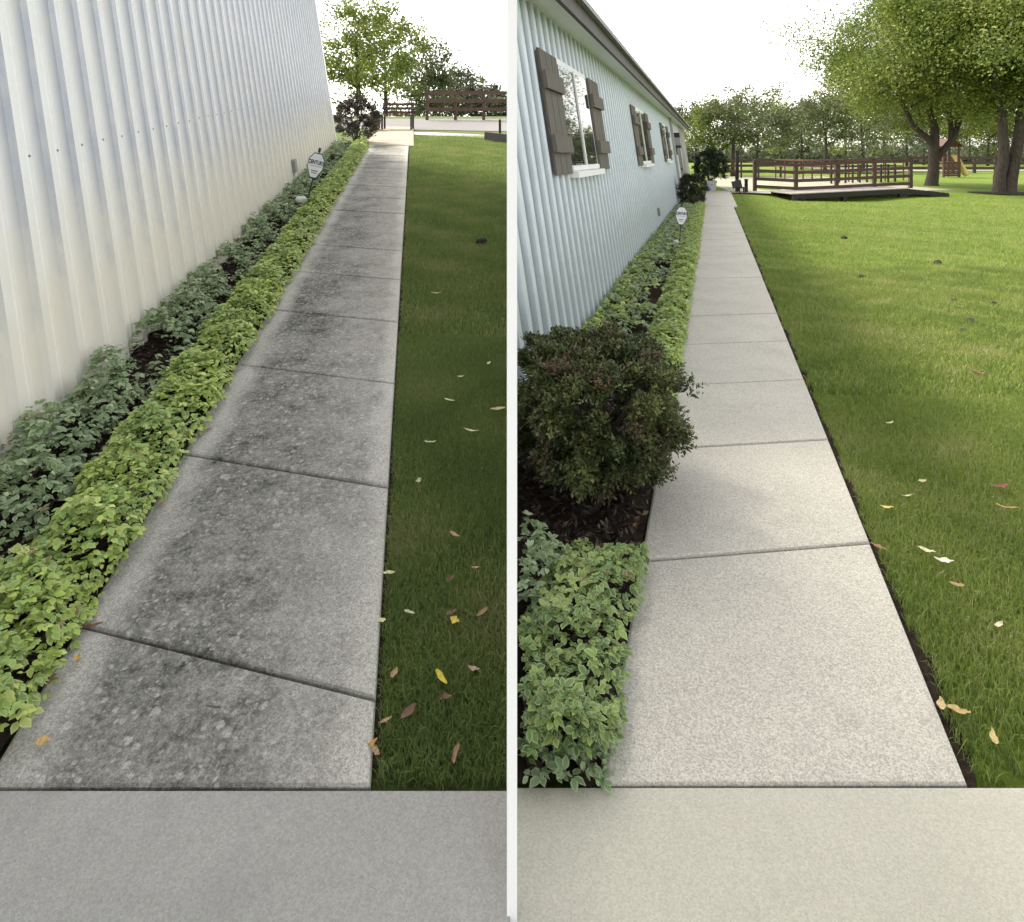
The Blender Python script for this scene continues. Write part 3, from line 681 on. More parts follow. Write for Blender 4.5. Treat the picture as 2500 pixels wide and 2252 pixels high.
# ------------------------------------------------------------------ shrubs
def shrub(name, label, base, rx, ry, rz, n, nl, wd, pal, seed, cat='shrub', flat=.0, clipx=None, sink=.0, mat='yew', clumps=140):
    """dome of upright sprigs, each a fan of needles, on bare branching stems"""
    r = np.random.default_rng(seed); root = empty(name, base); tag(root, label, cat)
    parts = []
    rr = random.Random(seed)
    for k in range(9):
        a = 2 * math.pi * k / 9 + rr.uniform(-.3, .3); q = rr.uniform(.35, .8)
        e = Vector((math.cos(a) * rx * q, math.sin(a) * ry * q, rz * rr.uniform(.45, .8))); m_ = e * .5 + Vector((e.x * -.12, e.y * -.12, 0))
        parts.append(tube_arrays([Vector(base) + Vector((math.cos(a) * .03, math.sin(a) * .03, -.02)), Vector(base) + m_, Vector(base) + e], [.016 * rx / .45 + .004, .011, .004], 5))
    V, T = join(parts); tri_mesh('stems', V, T, M['bark'], root, origin=base)
    nc = clumps; dc = unit(r.normal(size=(nc, 3))); dc[:, 2] = np.where(dc[:, 2] < -.86, -dc[:, 2], dc[:, 2]); ci = r.integers(0, nc, n)
    d = unit(dc[ci] + r.normal(0, .75 / math.sqrt(nc) * 1.25, (n, 3))); cdep = r.normal(0, .095, nc); near_c = np.sum(d * dc[ci], 1)
    clump = 1 + .17 * vnoise(d[:, 0] * 2, d[:, 1] * 2 + d[:, 2] * 3, 2.6) + .05 * vnoise(d[:, 0] * 5, d[:, 2] * 6 + d[:, 1] * 4, 3)
    depth = r.uniform(.62, 1.0, n) ** .6 * (1 + cdep[ci]) * (.86 + .14 * np.clip((near_c - .97) / .03, -1, 1))
    P = d * depth[:, None] * clump[:, None] * np.array([rx, ry, rz * .5]); P[:, 2] += rz * .58
    if flat: P[:, 2] = np.where(P[:, 2] > rz * flat, rz * flat + (P[:, 2] - rz * flat) * .35, P[:, 2])
    P += np.array(base)
    ctone = r.uniform(0, 1, nc)
    dirs = unit(d * .5 + dc[ci] * .4 + np.array([0, 0, .55]) + r.normal(0, .25, (n, 3)))
    pal = np.asarray(pal); t = np.clip(ctone[ci] + r.normal(0, .10, n), 0, .999)
    col = pal[(t * len(pal)).astype(int)] * r.uniform(.7, 1.25, (n, 1))
    Vs, Ts, Cs = [], [], []; off = 0; K = 7
    for k in range(K):
        f = (k + .5) / K; L = nl * (1.0 - .35 * f)
        side = unit(np.cross(dirs, r.normal(size=(n, 3)))); nd_ = unit(dirs * .75 + side * .9)
        b = P + dirs * (nl * 1.9 * f)[..., None] if np.ndim(nl) else P + dirs * (nl * 1.9 * f)
        wv = unit(np.cross(nd_, r.normal(size=(n, 3)))) * wd / 2; tip = b + nd_ * L
        mid = b + nd_ * L * .5
        V = np.stack([b, mid - wv, tip, mid + wv], 1).reshape(-1, 3)
        Ts.append((np.array([[0, 1, 2], [0, 2, 3]])[None] + (np.arange(n) * 4)[:, None, None] + off).reshape(-1, 3)); off += n * 4
        Vs.append(V); Cs.append(np.repeat(col * (1 + .25 * f), 4, 0))
    V = np.concatenate(Vs); T = np.concatenate(Ts); C = np.concatenate(Cs)
    if clipx is not None:
        bad = V[T].min(1)[:, 0] < clipx; T = T[~bad]
    tri_mesh('foliage', V, T, M[mat], root, C, origin=base)
    return root
YEW = [(.028, .042, .014), (.04, .056, .018), (.055, .072, .022), (.08, .095, .028), (.048, .062, .02), (.12, .13, .04), (.07, .08, .026), (.036, .05, .016), (.085, .092, .03), (.04, .056, .018), (.085, .06, .034)]
shrub('yew_shrub', 'large dark yew shrub beside the clean walk, nearest in the right yard', PR(-.575, 3.05), .40, .46, .77, 13000, .032, .0098, YEW, 5, clipx=.02, clumps=150, flat=.74)
shrub('clipped_shrub', 'small rounded dark clipped shrub in the bed beyond the sign of the right yard', PR(-.66, 20.4), .46, .42, .84, 1500, .06, .02, [(.014, .024, .01), (.02, .032, .012), (.03, .042, .014), (.035, .02, .014)], 8)
shrub('clipped_shrub', 'dark reddish shrub at the far end of the white wall', PL(-1.36, 15.0), .50, .44, .95, 1500, .06, .022, [(.03, .035, .022), (.05, .045, .03), (.05, .032, .024), (.025, .03, .018)], 9)
pt = empty('planter', PR(-.1, 27.8)); tag(pt, 'pale square planter pot at the far end of the clean walk', 'planter')
b0 = PR(-.1, 27.8)
def taper(name, c, w0, w1, h0, h1, mat, parent):
    V = [c + Vector((x * w0, y * w0, h0)) for x, y in ((-1, -1), (1, -1), (1, 1), (-1, 1))] + [c + Vector((x * w1, y * w1, h1)) for x, y in ((-1, -1), (1, -1), (1, 1), (-1, 1))]
    return mk(name, V, BOXF, mat, parent)
taper('pot_body', b0, .17, .21, .0, .42, M['pot'], pt); taper('rim', b0, .225, .225, .42, .47, M['pot'], pt); taper('soil', b0, .19, .19, .471, .478, M['soil'], pt)
shrub('potted_shrub', 'tall dark bushy shrub growing in the pale planter', b0 + Vector((0, 0, .30)), .66, .5, 1.40, 2600, .07, .03, [(.016, .03, .011), (.026, .044, .014), (.035, .055, .018)], 12)

# ------------------------------------------------------------------ yard signs, stones
def yard_sign(fn, o, y, lean, label, sc=1.0):
    base = fn(o, y, 0); root = empty('yard_sign', base); tag(root, label, 'sign')
    ax = Vector((math.sin(lean), 0, math.cos(lean))); rt = Vector((math.cos(lean), 0, -math.sin(lean)))
    def q(x, z, d=0.0): return base + rt * (x * sc) + ax * (z * sc) + Vector((0, -d, 0))
    beam('stake', q(0, -.05, -.006), q(0, .90, -.006), .018 * sc, .014 * sc, M['iron'], root)
    beam('knob', q(0, .86, -.006), q(0, .92, -.006), .032 * sc, .03 * sc, M['iron'], root)
    cz = .66
    shp = [(-.055, .185), (.055, .185), (.118, .09), (.118, -.04), (.045, -.19), (-.045, -.19), (-.118, -.04), (-.118, .09)]
    def plate(name, k, d0, d1, mat, par):
        n = len(shp); V = [q(x * k, cz + z * k, d0) for x, z in shp] + [q(x * k, cz + z * k, d1) for x, z in shp]
        return mk(name, V, [tuple(range(n)), tuple(range(2 * n - 1, n - 1, -1))] + [(i, (i + 1) % n, n + (i + 1) % n, n + i) for i in range(n)], mat, par)
    pn = plate('border', 1.0, .004, .010, M['ink'], root); plate('panel', .92, .010, .0125, M['sign'], root)
    for z, w2, t in ((-.012, .088, .005), (-.085, .05, .012), (-.115, .04, .009)):
        mk('printed_line', [q(-w2, cz + z, .0135), q(w2, cz + z, .0135), q(w2, cz + z + t, .0135), q(-w2, cz + z + t, .0135)], [(0, 1, 2, 3)], M['ink'], pn)
    cu = bpy.data.curves.new('lettering', 'FONT'); cu.body = 'CENTURY'; cu.size = .052; cu.align_x = 'CENTER'; cu.offset = .0026; cu.space_character = 1.02
    tob = bpy.data.objects.new('lettering_curve', cu); COL.objects.link(tob)
    dg = bpy.context.evaluated_depsgraph_get(); me = bpy.data.meshes.new_from_object(tob.evaluated_get(dg)); bpy.data.objects.remove(tob)
    vs = [q(v.co.x * .98, cz + .02 + v.co.y * 1.5, .0137) for v in me.vertices]; fs = [tuple(p.vertices) for p in me.polygons]
    bpy.data.meshes.remove(me)
    mk('lettering', vs, fs, M['ink'], pn)
    return root
yard_sign(PL, -1.345, 7.9, .235, 'white eight sided yard sign lettered CENTURY, leaning, beside the stained walk', .86)
yard_sign(PR, -.575, 10.9, .06, 'white eight sided yard sign lettered CENTURY in the bed beside the clean walk', .84)
def stone(label, c, r, seed, mat='stone', name='stone', cat='stone', group=None):
    rr = random.Random(seed); bm = bmesh.new(); bmesh.ops.create_icosphere(bm, subdivisions=2, radius=r)
    V = [Vector((v.co.x * rr.uniform(.85, 1.15), v.co.y * rr.uniform(.8, 1.1), v.co.z * rr.uniform(.6, .8))) + Vector(c) for v in bm.verts]; bm.verts.ensure_lookup_table()
    fs = [tuple(v.index for v in f.verts) for f in bm.faces]; bm.free()
    return tag(mk(name, V, fs, M[mat], smooth=True), label, cat, group)
stone('white stone at the foot of the leaning yard sign by the stained walk', PL(-1.39, 7.86, .13), .075, 1)
stone('white stone at the foot of the upright yard sign by the clean walk', PR(-.64, 10.9, .10), .06, 2)

# ------------------------------------------------------------------ fallen leaves
def curled_leaf(name, p, L, W, yaw, curl, col, label, group, tiltx=0.0):
    n = 6; V, T, C = [], [], []
    for i in range(n + 1):
        t = i / n; wv = W * math.sin(math.pi * min(max(t * .94 + .03, 0), 1)) ** .8 * (1 - .25 * t)
        z = curl * L * (4 * (t - .5) ** 2) ; x = (t - .5) * L
        for s in (-1, 0, 1):
            V.append((x, s * wv / 2, z + (abs(s) * .28 * wv)))
            k = 1 + .18 * math.sin(i * 2.3 + s); C.append((col[0] * k, col[1] * k, col[2] * k))
    for i in range(n):
        for s in (0, 1):
            a = i * 3 + s; T += [(a, a + 1, a + 4), (a, a + 4, a + 3)]
    L_ = .8; V = [((v[0] + rnd.uniform(-.06, .06) * W) * L_, (v[1] + rnd.uniform(-.14, .14) * W) * L_, (v[2] + rnd.uniform(-.1, .1) * W) * L_) for v in V]
    m_ = Matrix.Rotation(yaw, 4, 'Z') @ Matrix.Rotation(tiltx, 4, 'X')
    V = [tuple(m_ @ Vector(v) + Vector(p)) for v in V]
    o = tri_mesh(name, np.array(V), np.array(T), M['dry'], None, np.array(C), origin=tuple(p), smooth=True)
    return tag(o, label, 'leaf', group)
PALE, YEL, TAN, BRN, ORG = (.62, .56, .34), (.60, .46, .09), (.36, .24, .12), (.15, .085, .05), (.50, .27, .07)
def at_l(x, y):                     # ground point of the left yard from a picture bearing
    Y = 1.74 * 1250 / (y - 139); return Vector(((x - 1010) / 1250 * Y, Y, -.14 + .1336 * Y))
def at_r(x, y):
    Y = 1.6 * 1250 / (y - 306); return Vector(((x - 1010) / 1250 * Y, Y, 0))
LG = 'fallen leaves on the left lawn'
left_leaves = [
 (825, 953, .04, .022, .9, PALE, 'cream fallen leaf on the left lawn near the walk, standing upright', LG, 1.0),
 (768, 1137, .055, .016, .1, PALE, 'cream sickle shaped leaf lying against the right edge of the stained walk', LG, .5),
 (753, 1233, .03, .026, .2, (.62, .60, .30), 'round pale yellow leaf touching the right edge of the stained walk', LG, 0),
 (808, 1217, .05, .018, -.4, (.45, .46, .30), 'pale greenish leaf left of the yellow and brown leaf pair on the left lawn', LG, 0),
 (897, 1233, .045, .028, -.6, YEL, 'yellow leaf with a brown neighbour in the middle of the left lawn', LG, .3),
 (889, 1218, .05, .022, .5, BRN, 'brown leaf tucked behind a yellow leaf on the left lawn', LG, 0),
 (950, 1215, .07, .016, .8, TAN, 'long thin tan leaf near the white post on the left lawn', LG, .6),
 (897, 1063, .065, .020, -.7, (.42, .25, .17), 'pinkish tan leaf lying alone in the middle of the left lawn', LG, 0),
 (938, 1128, .04, .016, .1, TAN, 'small tan leaf above the long thin leaf on the left lawn', LG, 0),
 (888, 1148, .045, .024, .9, BRN, 'curled brown leaf below the pinkish leaf on the left lawn', LG, .4),
 (873, 1348, .075, .022, -.9, (.58, .48, .06), 'bright yellow curved leaf low on the left lawn', LG, .4),
 (878, 1385, .045, .026, .3, BRN, 'brown leaf just below the bright yellow curved leaf', LG, 0),
 (935, 1330, .045, .022, -.3, (.42, .30, .22), 'pinkish leaf right of the bright yellow curved leaf', LG, 0),
 (777, 1337, .05, .022, 1.2, TAN, 'upright tan leaf close to the stained walk edge', LG, .3),
 (805, 1415, .08, .026, .9, (.16, .09, .06), 'large dark brown leaf low on the left lawn near the walk', LG, .3),
 (760, 1432, .045, .018, .5, TAN, 'tan leaf on the walk edge below the large dark brown leaf', LG, 0),
 (735, 1478, .035, .022, .9, ORG, 'orange leaf lying on the edge of the nearest stained slab', LG, 0),
 (742, 1495, .04, .02, -.8, TAN, 'tan leaf fallen off the edge of the nearest stained slab', LG, 0),
 (895, 1500, .065, .022, 1.4, (.32, .2, .12), 'brown leaf standing low on the left lawn, nearest of the lawn leaves', LG, .7),
 (848, 878, .07, .018, .0, (.55, .48, .30), 'tan leaf below a forked pale leaf on the left lawn', LG, .2),
 (930, 855, .10, .014, -.35, PALE, 'long forked pale leaf on the left lawn', LG, .4),
 (982, 812, .10, .03, .3, (.6, .48, .26), 'broad tan leaf beside the white post halfway up the left lawn', LG, .2),
 (887, 795, .08, .018, -.5, PALE, 'pale slanted leaf halfway up the left lawn', LG, .2),
 (908, 748, .06, .016, .4, (.58, .5, .28), 'small pale leaf above the slanted leaf on the left lawn', LG, .2),
 (963, 722, .06, .02, 1.2, (.6, .55, .35), 'small upright pale leaf near the post halfway up the left lawn', LG, .4),
 (860, 582, .10, .02, .0, PALE, 'pale leaf far up the left lawn near the walk', LG, .2),
]
for (x, y, L, W_, yaw, c, lab, gp, tx) in left_leaves:
    p = at_l(x, y); p.z += .012
    curled_leaf('fallen_leaf', p, L, W_, yaw, rnd.uniform(.05, .2), c, lab, gp, tx)
WG = 'fallen leaves on the stained walk'
for (x, y, L, W_, yaw, c, lab) in [
 (83, 1482, .042, .03, .1, (.58, .38, .15), 'curled tan leaf on the nearest stained slab'),
 (152, 1315, .035, .022, -1.0, (.62, .36, .06), 'orange yellow leaf on the stained slab beside the ground cover'),
 (183, 1230, .04, .03, 1.1, (.55, .36, .14), 'tan leaf at the left end of the wide dark joint'),
 (182, 1250, .075, .018, .3, (.2, .09, .05), 'reddish brown curled leaf in the wide dark joint'),
 (320, 1003, .04, .026, .9, (.6, .42, .10), 'yellow leaf at the edge of the ground cover on the stained walk'),
 (420, 1413, .055, .012, -.1, (.10, .08, .065), 'dark twig like leaf on the nearest stained slab'),
 (405, 858, .10, .02, .3, (.3, .19, .12), 'brown leaf beside the ground cover on the third stained slab')]:
    p = at_l(x, y); p.z += .022; curled_leaf('fallen_leaf', p, L, W_, yaw, .12, c, lab, WG)
RG = 'fallen leaves on the right lawn'
for (x, y, L, W_, yaw, c, lab) in [
 (1857, 1404, .06, .03, 1.0, (.60, .45, .22), 'tan leaf leaning on the clean slab edge, left of a larger tan leaf'),
 (1890, 1418, .075, .04, -.3, (.52, .38, .16), 'large tan leaf on the right lawn beside the nearest clean slab'),
 (1960, 1470, .07, .026, 1.1, (.55, .42, .17), 'tan curled leaf low on the right lawn, nearest of its leaves'),
 (1828, 1097, .075, .03, -.7, PALE, 'cream leaf on the right lawn just left of a larger cream leaf'),
 (1862, 1118, .085, .045, -.3, (.66, .62, .46), 'large cream leaf on the right lawn beside the second clean slab'),
 (1887, 1165, .06, .024, -.4, TAN, 'tan leaf below the large cream leaf on the right lawn'),
 (1748, 1010, .07, .026, -.2, (.58, .50, .14), 'yellow leaf on the right lawn close to the second joint'),
 (1820, 958, .06, .03, .3, PALE, 'small cream leaf above the yellow leaf on the right lawn'),
 (1790, 987, .08, .018, .1, (.6, .52, .34), 'thin pale leaf right of the yellow leaf on the right lawn'),
 (1975, 970, .11, .045, .2, (.22, .08, .05), 'dark red leaf near the right side of the lawn'),
 (1985, 1010, .11, .02, -.4, (.5, .36, .12), 'long ochre leaf below the dark red leaf on the lawn'),
 (1930, 742, .14, .05, .2, (.22, .09, .05), 'reddish brown leaf alone far up the right lawn'),
 (1755, 842, .07, .03, .3, (.6, .55, .32), 'small pale leaf halfway up the right lawn near the walk'),
 (1970, 1245, .06, .024, .5, (.6, .55, .38), 'pale leaf at the right side low on the right lawn'),
 (1733, 1090, .07, .03, -.9, (.3, .17, .09), 'brown leaf in the dirt edge beside the third clean slab'),
 (1255, 1045, .06, .03, .9, (.45, .24, .08), 'orange brown leaf on the bare soil under the near yew'),
 (1183, 1475, .05, .03, 1.2, (.45, .2, .05), 'orange leaf under the ground cover beside the nearest clean slab')]:
    p = at_r(x, y); p.z += .018; curled_leaf('fallen_leaf', p, L, W_, yaw, .15, c, lab, RG)
for i, (x, y, r, lab) in enumerate([(1915, 633, .05, 'larger dark clod of earth in a pair on the right lawn'), (1900, 652, .035, 'smaller dark clod of earth below the larger one on the right lawn'),
   (1665, 470, .06, 'dark clod of earth far up the right lawn near the walk'), (1700, 545, .045, 'dark clod of earth up the right lawn halfway to the trees'), (1880, 592, .05, 'dark clod of earth right of the middle of the right lawn'), (1960, 598, .045, 'dark clod of earth at the right side of the right lawn'), (1850, 520, .055, 'dark clod of earth on the sunny part of the right lawn')]):
    p = at_r(x, y); p.z = zr(p.x, p.y) + .02; stone(lab, p, r, 20 + i, 'clod', 'earth_clod', 'clod', 'dark clods on the right lawn')
p = at_l(949, 476); p.z += .0; stone('dark clod of earth far up the left lawn', p, .06, 40, 'clod', 'earth_clod', 'clod')

# ------------------------------------------------------------------ far end of the left yard
pb = mk('path', [PL(-.0 + .02, 17.3, -.018), Vector((-.01, 16.2, zl(16.2) - .018)), Vector((-.01, 16.9, zl(16.9) - .018)), PL(.02, 18.2, -.018)], [(0, 1, 2, 3)], M['path']); tag(pb, kind='structure')
pb = mk('parking_lot', [PL(-2.5, 19.3, -.02), Vector((-.01, 18.2, zl(18.2) - .02)), Vector((-.01, 23, zl(23) - .02)), PL(-2.5, 23, -.02)], [(0, 1, 2, 3)], M['asphalt']); tag(pb, kind='structure')
bn = empty('garden_bench', PL(-.45, 18.5)); tag(bn, 'dark slatted garden bench standing on the sunlit pad at the end of the stained walk', 'bench')
bb = PL(-.45, 18.5)
for sx in (-.42, .42):
    for sy in (-.18, .2): beam('leg', bb + Vector((sx, sy, 0)), bb + Vector((sx, sy, .42 if sy < 0 else .82)), .05, .05, M['iron'], bn)
    beam('armrest', bb + Vector((sx, -.2, .62)), bb + Vector((sx, .2, .62)), .05, .03, M['iron'], bn)
for k in range(4): beam('seat_slat', bb + Vector((-.48, -.17 + k * .11, .43)), bb + Vector((.48, -.17 + k * .11, .43)), .085, .025, M['fence'], bn)
for k in range(3): beam('back_slat', bb + Vector((-.48, .225, .52 + k * .12)), bb + Vector((.48, .225, .52 + k * .12)), .025, .085, M['fence'], bn)
pp = empty('flower_pot', PL(-1.12, 18.3)); tag(pp, 'brown pot of dry flowers left of the garden bench', 'pot')
c0 = PL(-1.12, 18.3); taper('pot_body', c0, .12, .16, 0, .32, M['terra'], pp)
r8 = np.random.default_rng(3); d8 = unit(r8.normal(size=(400, 3))); d8[:, 2] = np.abs(d8[:, 2])
cv = cards(d8 * .22 * r8.uniform(.5, 1, (400, 1)) + np.array(c0) + np.array([0, 0, .36]), d8, .05, np.array([(.16, .09, .06)]) * r8.uniform(.6, 1.4, (400, 1)))
tri_mesh('foliage', *cv[:2], M['leaves'], pp, cv[2], origin=tuple(c0))
tb = empty('timber_edging', Vector((-.25, 15.6, zl(15.6)))); tag(tb, 'black timber beam with a short post at the far right of the left lawn', 'timber')
beam('beam', Vector((-.62, 16.0, zl(16.0) + .08)), Vector((-.03, 15.3, zl(15.3) + .08)), .2, .2, M['dark_wood'], tb)
beam('post', Vector((-.30, 15.72, zl(15.7) + .1)), Vector((-.30, 15.72, zl(15.7) + .52)), .06, .06, M['dark_wood'], tb)
fr_ = empty('rail_fence', Vector((-1.5, 22.4, zl(22.4)))); tag(fr_, 'brown rail fence beyond the path at the far end of the left yard', 'fence')
for x in (-3.0, -2.0, -1.0, -.06): beam('post', Vector((x, 22.4, zl(22.4) - .1)), Vector((x, 22.4, zl(22.4) + 1.0)), .1, .1, M['fence'], fr_)
for z in (.35, .65, .93): beam('rail', Vector((-3.05, 22.33, zl(22.4) + z)), Vector((-.03, 22.33, zl(22.4) + z)), .04, .13, M['fence'], fr_)

# ------------------------------------------------------------------ trees
def tree(name, label, base, H, tr, crad, cbase, nleaf, lsize, pal, seed, forks=None, group=None, bark='bark_far', shape=1.0, clipx=None, xmax=None, droop=0.0, clusters=60, limbn=9):
    r = np.random.default_rng(seed); rr = random.Random(seed)
    base = Vector(base); root = empty(name, base); tag(root, label, 'tree', group)
    parts = []; tips = []
    if forks is None:
        pth = [base + Vector((rr.uniform(-.04, .04) * H * t, rr.uniform(-.03, .03) * H * t, H * .8 * t)) for t in (-.02, .12, .3, .5, .75, 1)]
        parts.append(tube_arrays(pth, [tr * 1.35, tr, tr * .85, tr * .62, tr * .35, tr * .1], 7, .06, rr))
        starts = [(pth[2] * (1 - f) + pth[5] * f, tr * .5 * (1 - .6 * f)) for f in [rr.uniform(0, .9) for _ in range(limbn)]]
    else:
        starts = []
        for path, rads in forks:
            pth = [base + Vector(q) for q in path]; parts.append(tube_arrays(pth, rads, 10, .10, rr))
            for f in (.55, .8, 1.0):
                i = min(int(f * (len(pth) - 1)), len(pth) - 1)
                if pth[i].z - base.z > cbase * .9: starts.append((pth[i], rads[i] * .6)); starts.append((pth[i], rads[i] * .5))
    cz = base.z + (cbase + H) / 2; hz = (H - cbase) / 2
    for p, rad in starts:
        a = rr.uniform(0, 6.283); L = crad * rr.uniform(.55, 1.0)
        e = p + Vector((math.cos(a) * L, math.sin(a) * L, L * rr.uniform(.1, .7)))
        m_ = (p + e) / 2 + Vector((rr.uniform(-.1, .1) * L, rr.uniform(-.1, .1) * L, L * .12))
        parts.append(tube_arrays([p, m_, e], [rad, rad * .6, rad * .15], 5, .05, rr)); tips += [m_, e]
        for _ in range(2):
            f = e + Vector((rr.uniform(-.4, .4) * L, rr.uniform(-.4, .4) * L, rr.uniform(-.05, .45) * L)); parts.append(tube_arrays([m_, (m_ + f) / 2 + Vector((0, 0, .05 * L)), f], [rad * .35, rad * .22, rad * .06], 4, 0, rr)); tips.append(f)
    V, T = join(parts); tri_mesh('trunk', V, T, M[bark], root, origin=base, smooth=True)
    # crown: leaf clumps filling an uneven ellipsoid, biased to its shell and to the branch tips
    d = unit(r.normal(size=(clusters, 3))); rad = r.uniform(.35, 1.0, clusters) ** .5
    Cc = d * rad[:, None] * np.array([crad, crad, hz]) * (1 + .22 * r.normal(size=(clusters, 1)))
    if shape != 1.0: Cc[:, :2] *= (1 + (shape - 1) * (Cc[:, 2:] / hz))
    Cc += np.array([base.x, base.y, cz])
    if tips: Cc = np.concatenate([Cc, np.array([tuple(t) for t in tips])])
    Cc[:, 2] = np.maximum(Cc[:, 2], base.z + cbase * .85)
    k = r.integers(0, len(Cc), nleaf); sg = crad * .14 * r.uniform(.6, 1.4, len(Cc))
    P = Cc[k] + r.normal(size=(nleaf, 3)) * sg[k][:, None] * np.array([1, 1, .75])
    P[:, 2] -= droop * r.uniform(0, 1, nleaf)
    pal = np.asarray(pal); t = np.clip(r.uniform(0, 1, len(Cc))[k] * .7 + r.uniform(0, .3, nleaf), 0, .999)
    col = pal[(t * len(pal)).astype(int)] * r.uniform(.75, 1.25, (nleaf, 1))
    N = unit(r.normal(size=(nleaf, 3)) + np.array([0, 0, .5]))
    if clipx is not None:
        q = P[:, 0] > clipx; P, N, col = P[q], N[q], col[q]
    if xmax is not None:
        q = P[:, 0] < xmax; P, N, col = P[q], N[q], col[q]
    q = P[:, 2] > base.z + cbase * .8; P, N, col = P[q], N[q], col[q]
    cv = cards(P, N, lsize, col)
    tri_mesh('crown', *cv[:2], M['leaves'], root, cv[2], origin=base)
    return root
OLIVE = [(.10, .15, .025), (.14, .19, .03), (.19, .22, .04), (.085, .12, .025), (.22, .25, .06)]
MIXG = [(.08, .11, .045), (.11, .14, .055), (.14, .155, .07), (.075, .095, .045), (.18, .18, .09)]
DULL = [(.085, .11, .06), (.11, .13, .075), (.13, .14, .085), (.08, .095, .06)]
# two yard trees of the right lawn
t1 = Vector((22.0, 33.2, -.05))
tree('yard_tree', 'forked dark trunked yard tree behind the end of the black deck', t1, 10.2, .3, 5.0, 3.7, 110000, .088, OLIVE, 41, bark='bark', clusters=95, limbn=0,
     forks=[([(0, 0, -.1), (.0, 0, .15), (.08, 0, .8), (.12, 0, 1.5), (.1, 0, 2.1), (.15, 0, 3.0), (-.1, .3, 4.6), (.2, .3, 6.5)], [.42, .33, .27, .26, .25, .2, .14, .05]),
            ([(.1, 0, 1.3), (.55, -.1, 1.9), (1.1, -.1, 2.6), (1.35, -.1, 3.4), (1.6, .2, 5.2)], [.2, .17, .15, .13, .05]),
            ([(.12, 0, 2.1), (-.5, -.1, 2.7), (-1.1, -.2, 3.1), (-1.5, -.2, 4.0), (-2.2, 0, 5.6)], [.18, .15, .13, .11, .04]),
            ([(.9, -.1, 2.35), (1.0, 0, 3.1), (.85, 0, 4.2), (.8, .2, 6)], [.13, .12, .1, .04])])
t2 = Vector((20.9, 26.9, -.05))
tree('yard_tree', 'big twin trunked yard tree in a mulch ring at the right edge', t2, 9.8, .3, 4.6, 3.9, 110000, .085, OLIVE, 43, bark='bark', clusters=95, limbn=0,
     forks=[([(-.25, 0, -.1), (-.22, 0, .2), (-.2, 0, .7), (-.02, 0, 1.5), (-.05, 0, 2.4), (-.1, 0, 3.4), (-.4, 0, 5.2), (-.5, .2, 7)], [.34, .26, .22, .2, .19, .17, .12, .05]),
            ([(.15, 0, -.1), (.15, 0, .2), (.28, 0, .7), (.45, 0, 1.5), (.62, 0, 2.4), (.72, 0, 3.4), (1.4, .1, 5.2), (1.9, .2, 7)], [.4, .32, .24, .23, .22, .19, .13, .05])])
V = [t2 + Vector((0, -.1, .09))]; n = 28
for k in range(n):
    a = 6.283 * k / n; q = 1 + .12 * math.sin(3 * a + 1); V.append(t2 + Vector((math.cos(a) * 1.25 * q, math.sin(a) * 1.1 * q, .035)))
mu = mk('mulch_ring', V, [(0, 1 + k, 1 + (k + 1) % n) for k in range(n)], M['soil'], smooth=True); tag(mu, kind='structure')
# tree line beyond the paddock; each tree stands by itself
far = [ # px, Y, H, crown r, base, palette, label
 (1372, 62, 7.2, 2.6, 1.6, DULL, 'dull green tree just past the end of the pale blue building'),
 (1404, 50, 6.0, 2.6, 1.5, OLIVE, 'round olive tree above the potted shrub'),
 (1446, 48, 6.6, 2.6, 2.0, MIXG, 'loose dark tree behind the dark yard post'),
 (1494, 66, 7.5, 3.6, 1.5, MIXG, 'airy tree above the left end of the railing'),
 (1540, 80, 9.5, 4.2, 1.5, OLIVE, 'olive tree above the second railing bay'),
 (1582, 70, 7.5, 3.6, 1.2, MIXG, 'dark green tree above the second railing post'),
 (1628, 58, 8.0, 3.0, 2.4, MIXG, 'forked thin tree with open crown above the middle of the railing'),
 (1668, 84, 11.5, 4.4, 1.6, OLIVE, 'tall yellowish tree right of the open crowned tree'),
 (1702, 62, 10.0, 3.2, 1.8, MIXG, 'slim dark tree above the fourth railing post'),
 (1745, 72, 12.0, 4.2, 1.6, OLIVE, 'broad yellow green tree above the last railing bay'),
 (1788, 90, 13.0, 4.6, 1.2, DULL, 'grey green tree behind the last railing post'),
 (1822, 100, 12.0, 4.4, 1.0, DULL, 'blue green tree just left of the forked yard tree'),
 (1872, 84, 13.0, 4.0, 2.0, OLIVE, 'yellow green tree behind the slide'),
 (1912, 110, 13.0, 5.0, 1.0, DULL, 'dark blue green tree right of the slide'),
 (1948, 95, 14.0, 4.6, 1.5, OLIVE, 'light olive tree left of the twin trunked tree'),
 (2004, 104, 14.0, 5.0, 1.5, MIXG, 'dark tree behind the twin trunked tree'),
]
for i, (px, Y, H, cr_, cb, pal, lab) in enumerate(far):
    tree('far_tree', lab, ((px - 1010) / 1250 * Y, Y, -.1), H, .16, cr_, cb, 6500, .0023 * Y, pal, 100 + i, group='trees beyond the paddock', clusters=46, limbn=9)
hd = np.random.default_rng(77)
n = 9000; X = hd.uniform(30, 130, n); Yh = hd.uniform(128, 140, n); Z = hd.uniform(0, 1, n) ** 1.3 * (3.0 + 1.5 * vnoise(X, X * .3, .35))
cv = cards(np.stack([X, Yh, Z], -1), unit(hd.normal(size=(n, 3)) + np.array([0, -.4, .4])), .75, np.asarray(DULL)[hd.integers(0, 4, n)] * hd.uniform(.7, 1.3, (n, 1)))
tag(tri_mesh('distant_wood', *cv[:2], M['leaves'], None, cv[2]), 'low distant wood along the horizon of the right yard', 'wood', kind='stuff')
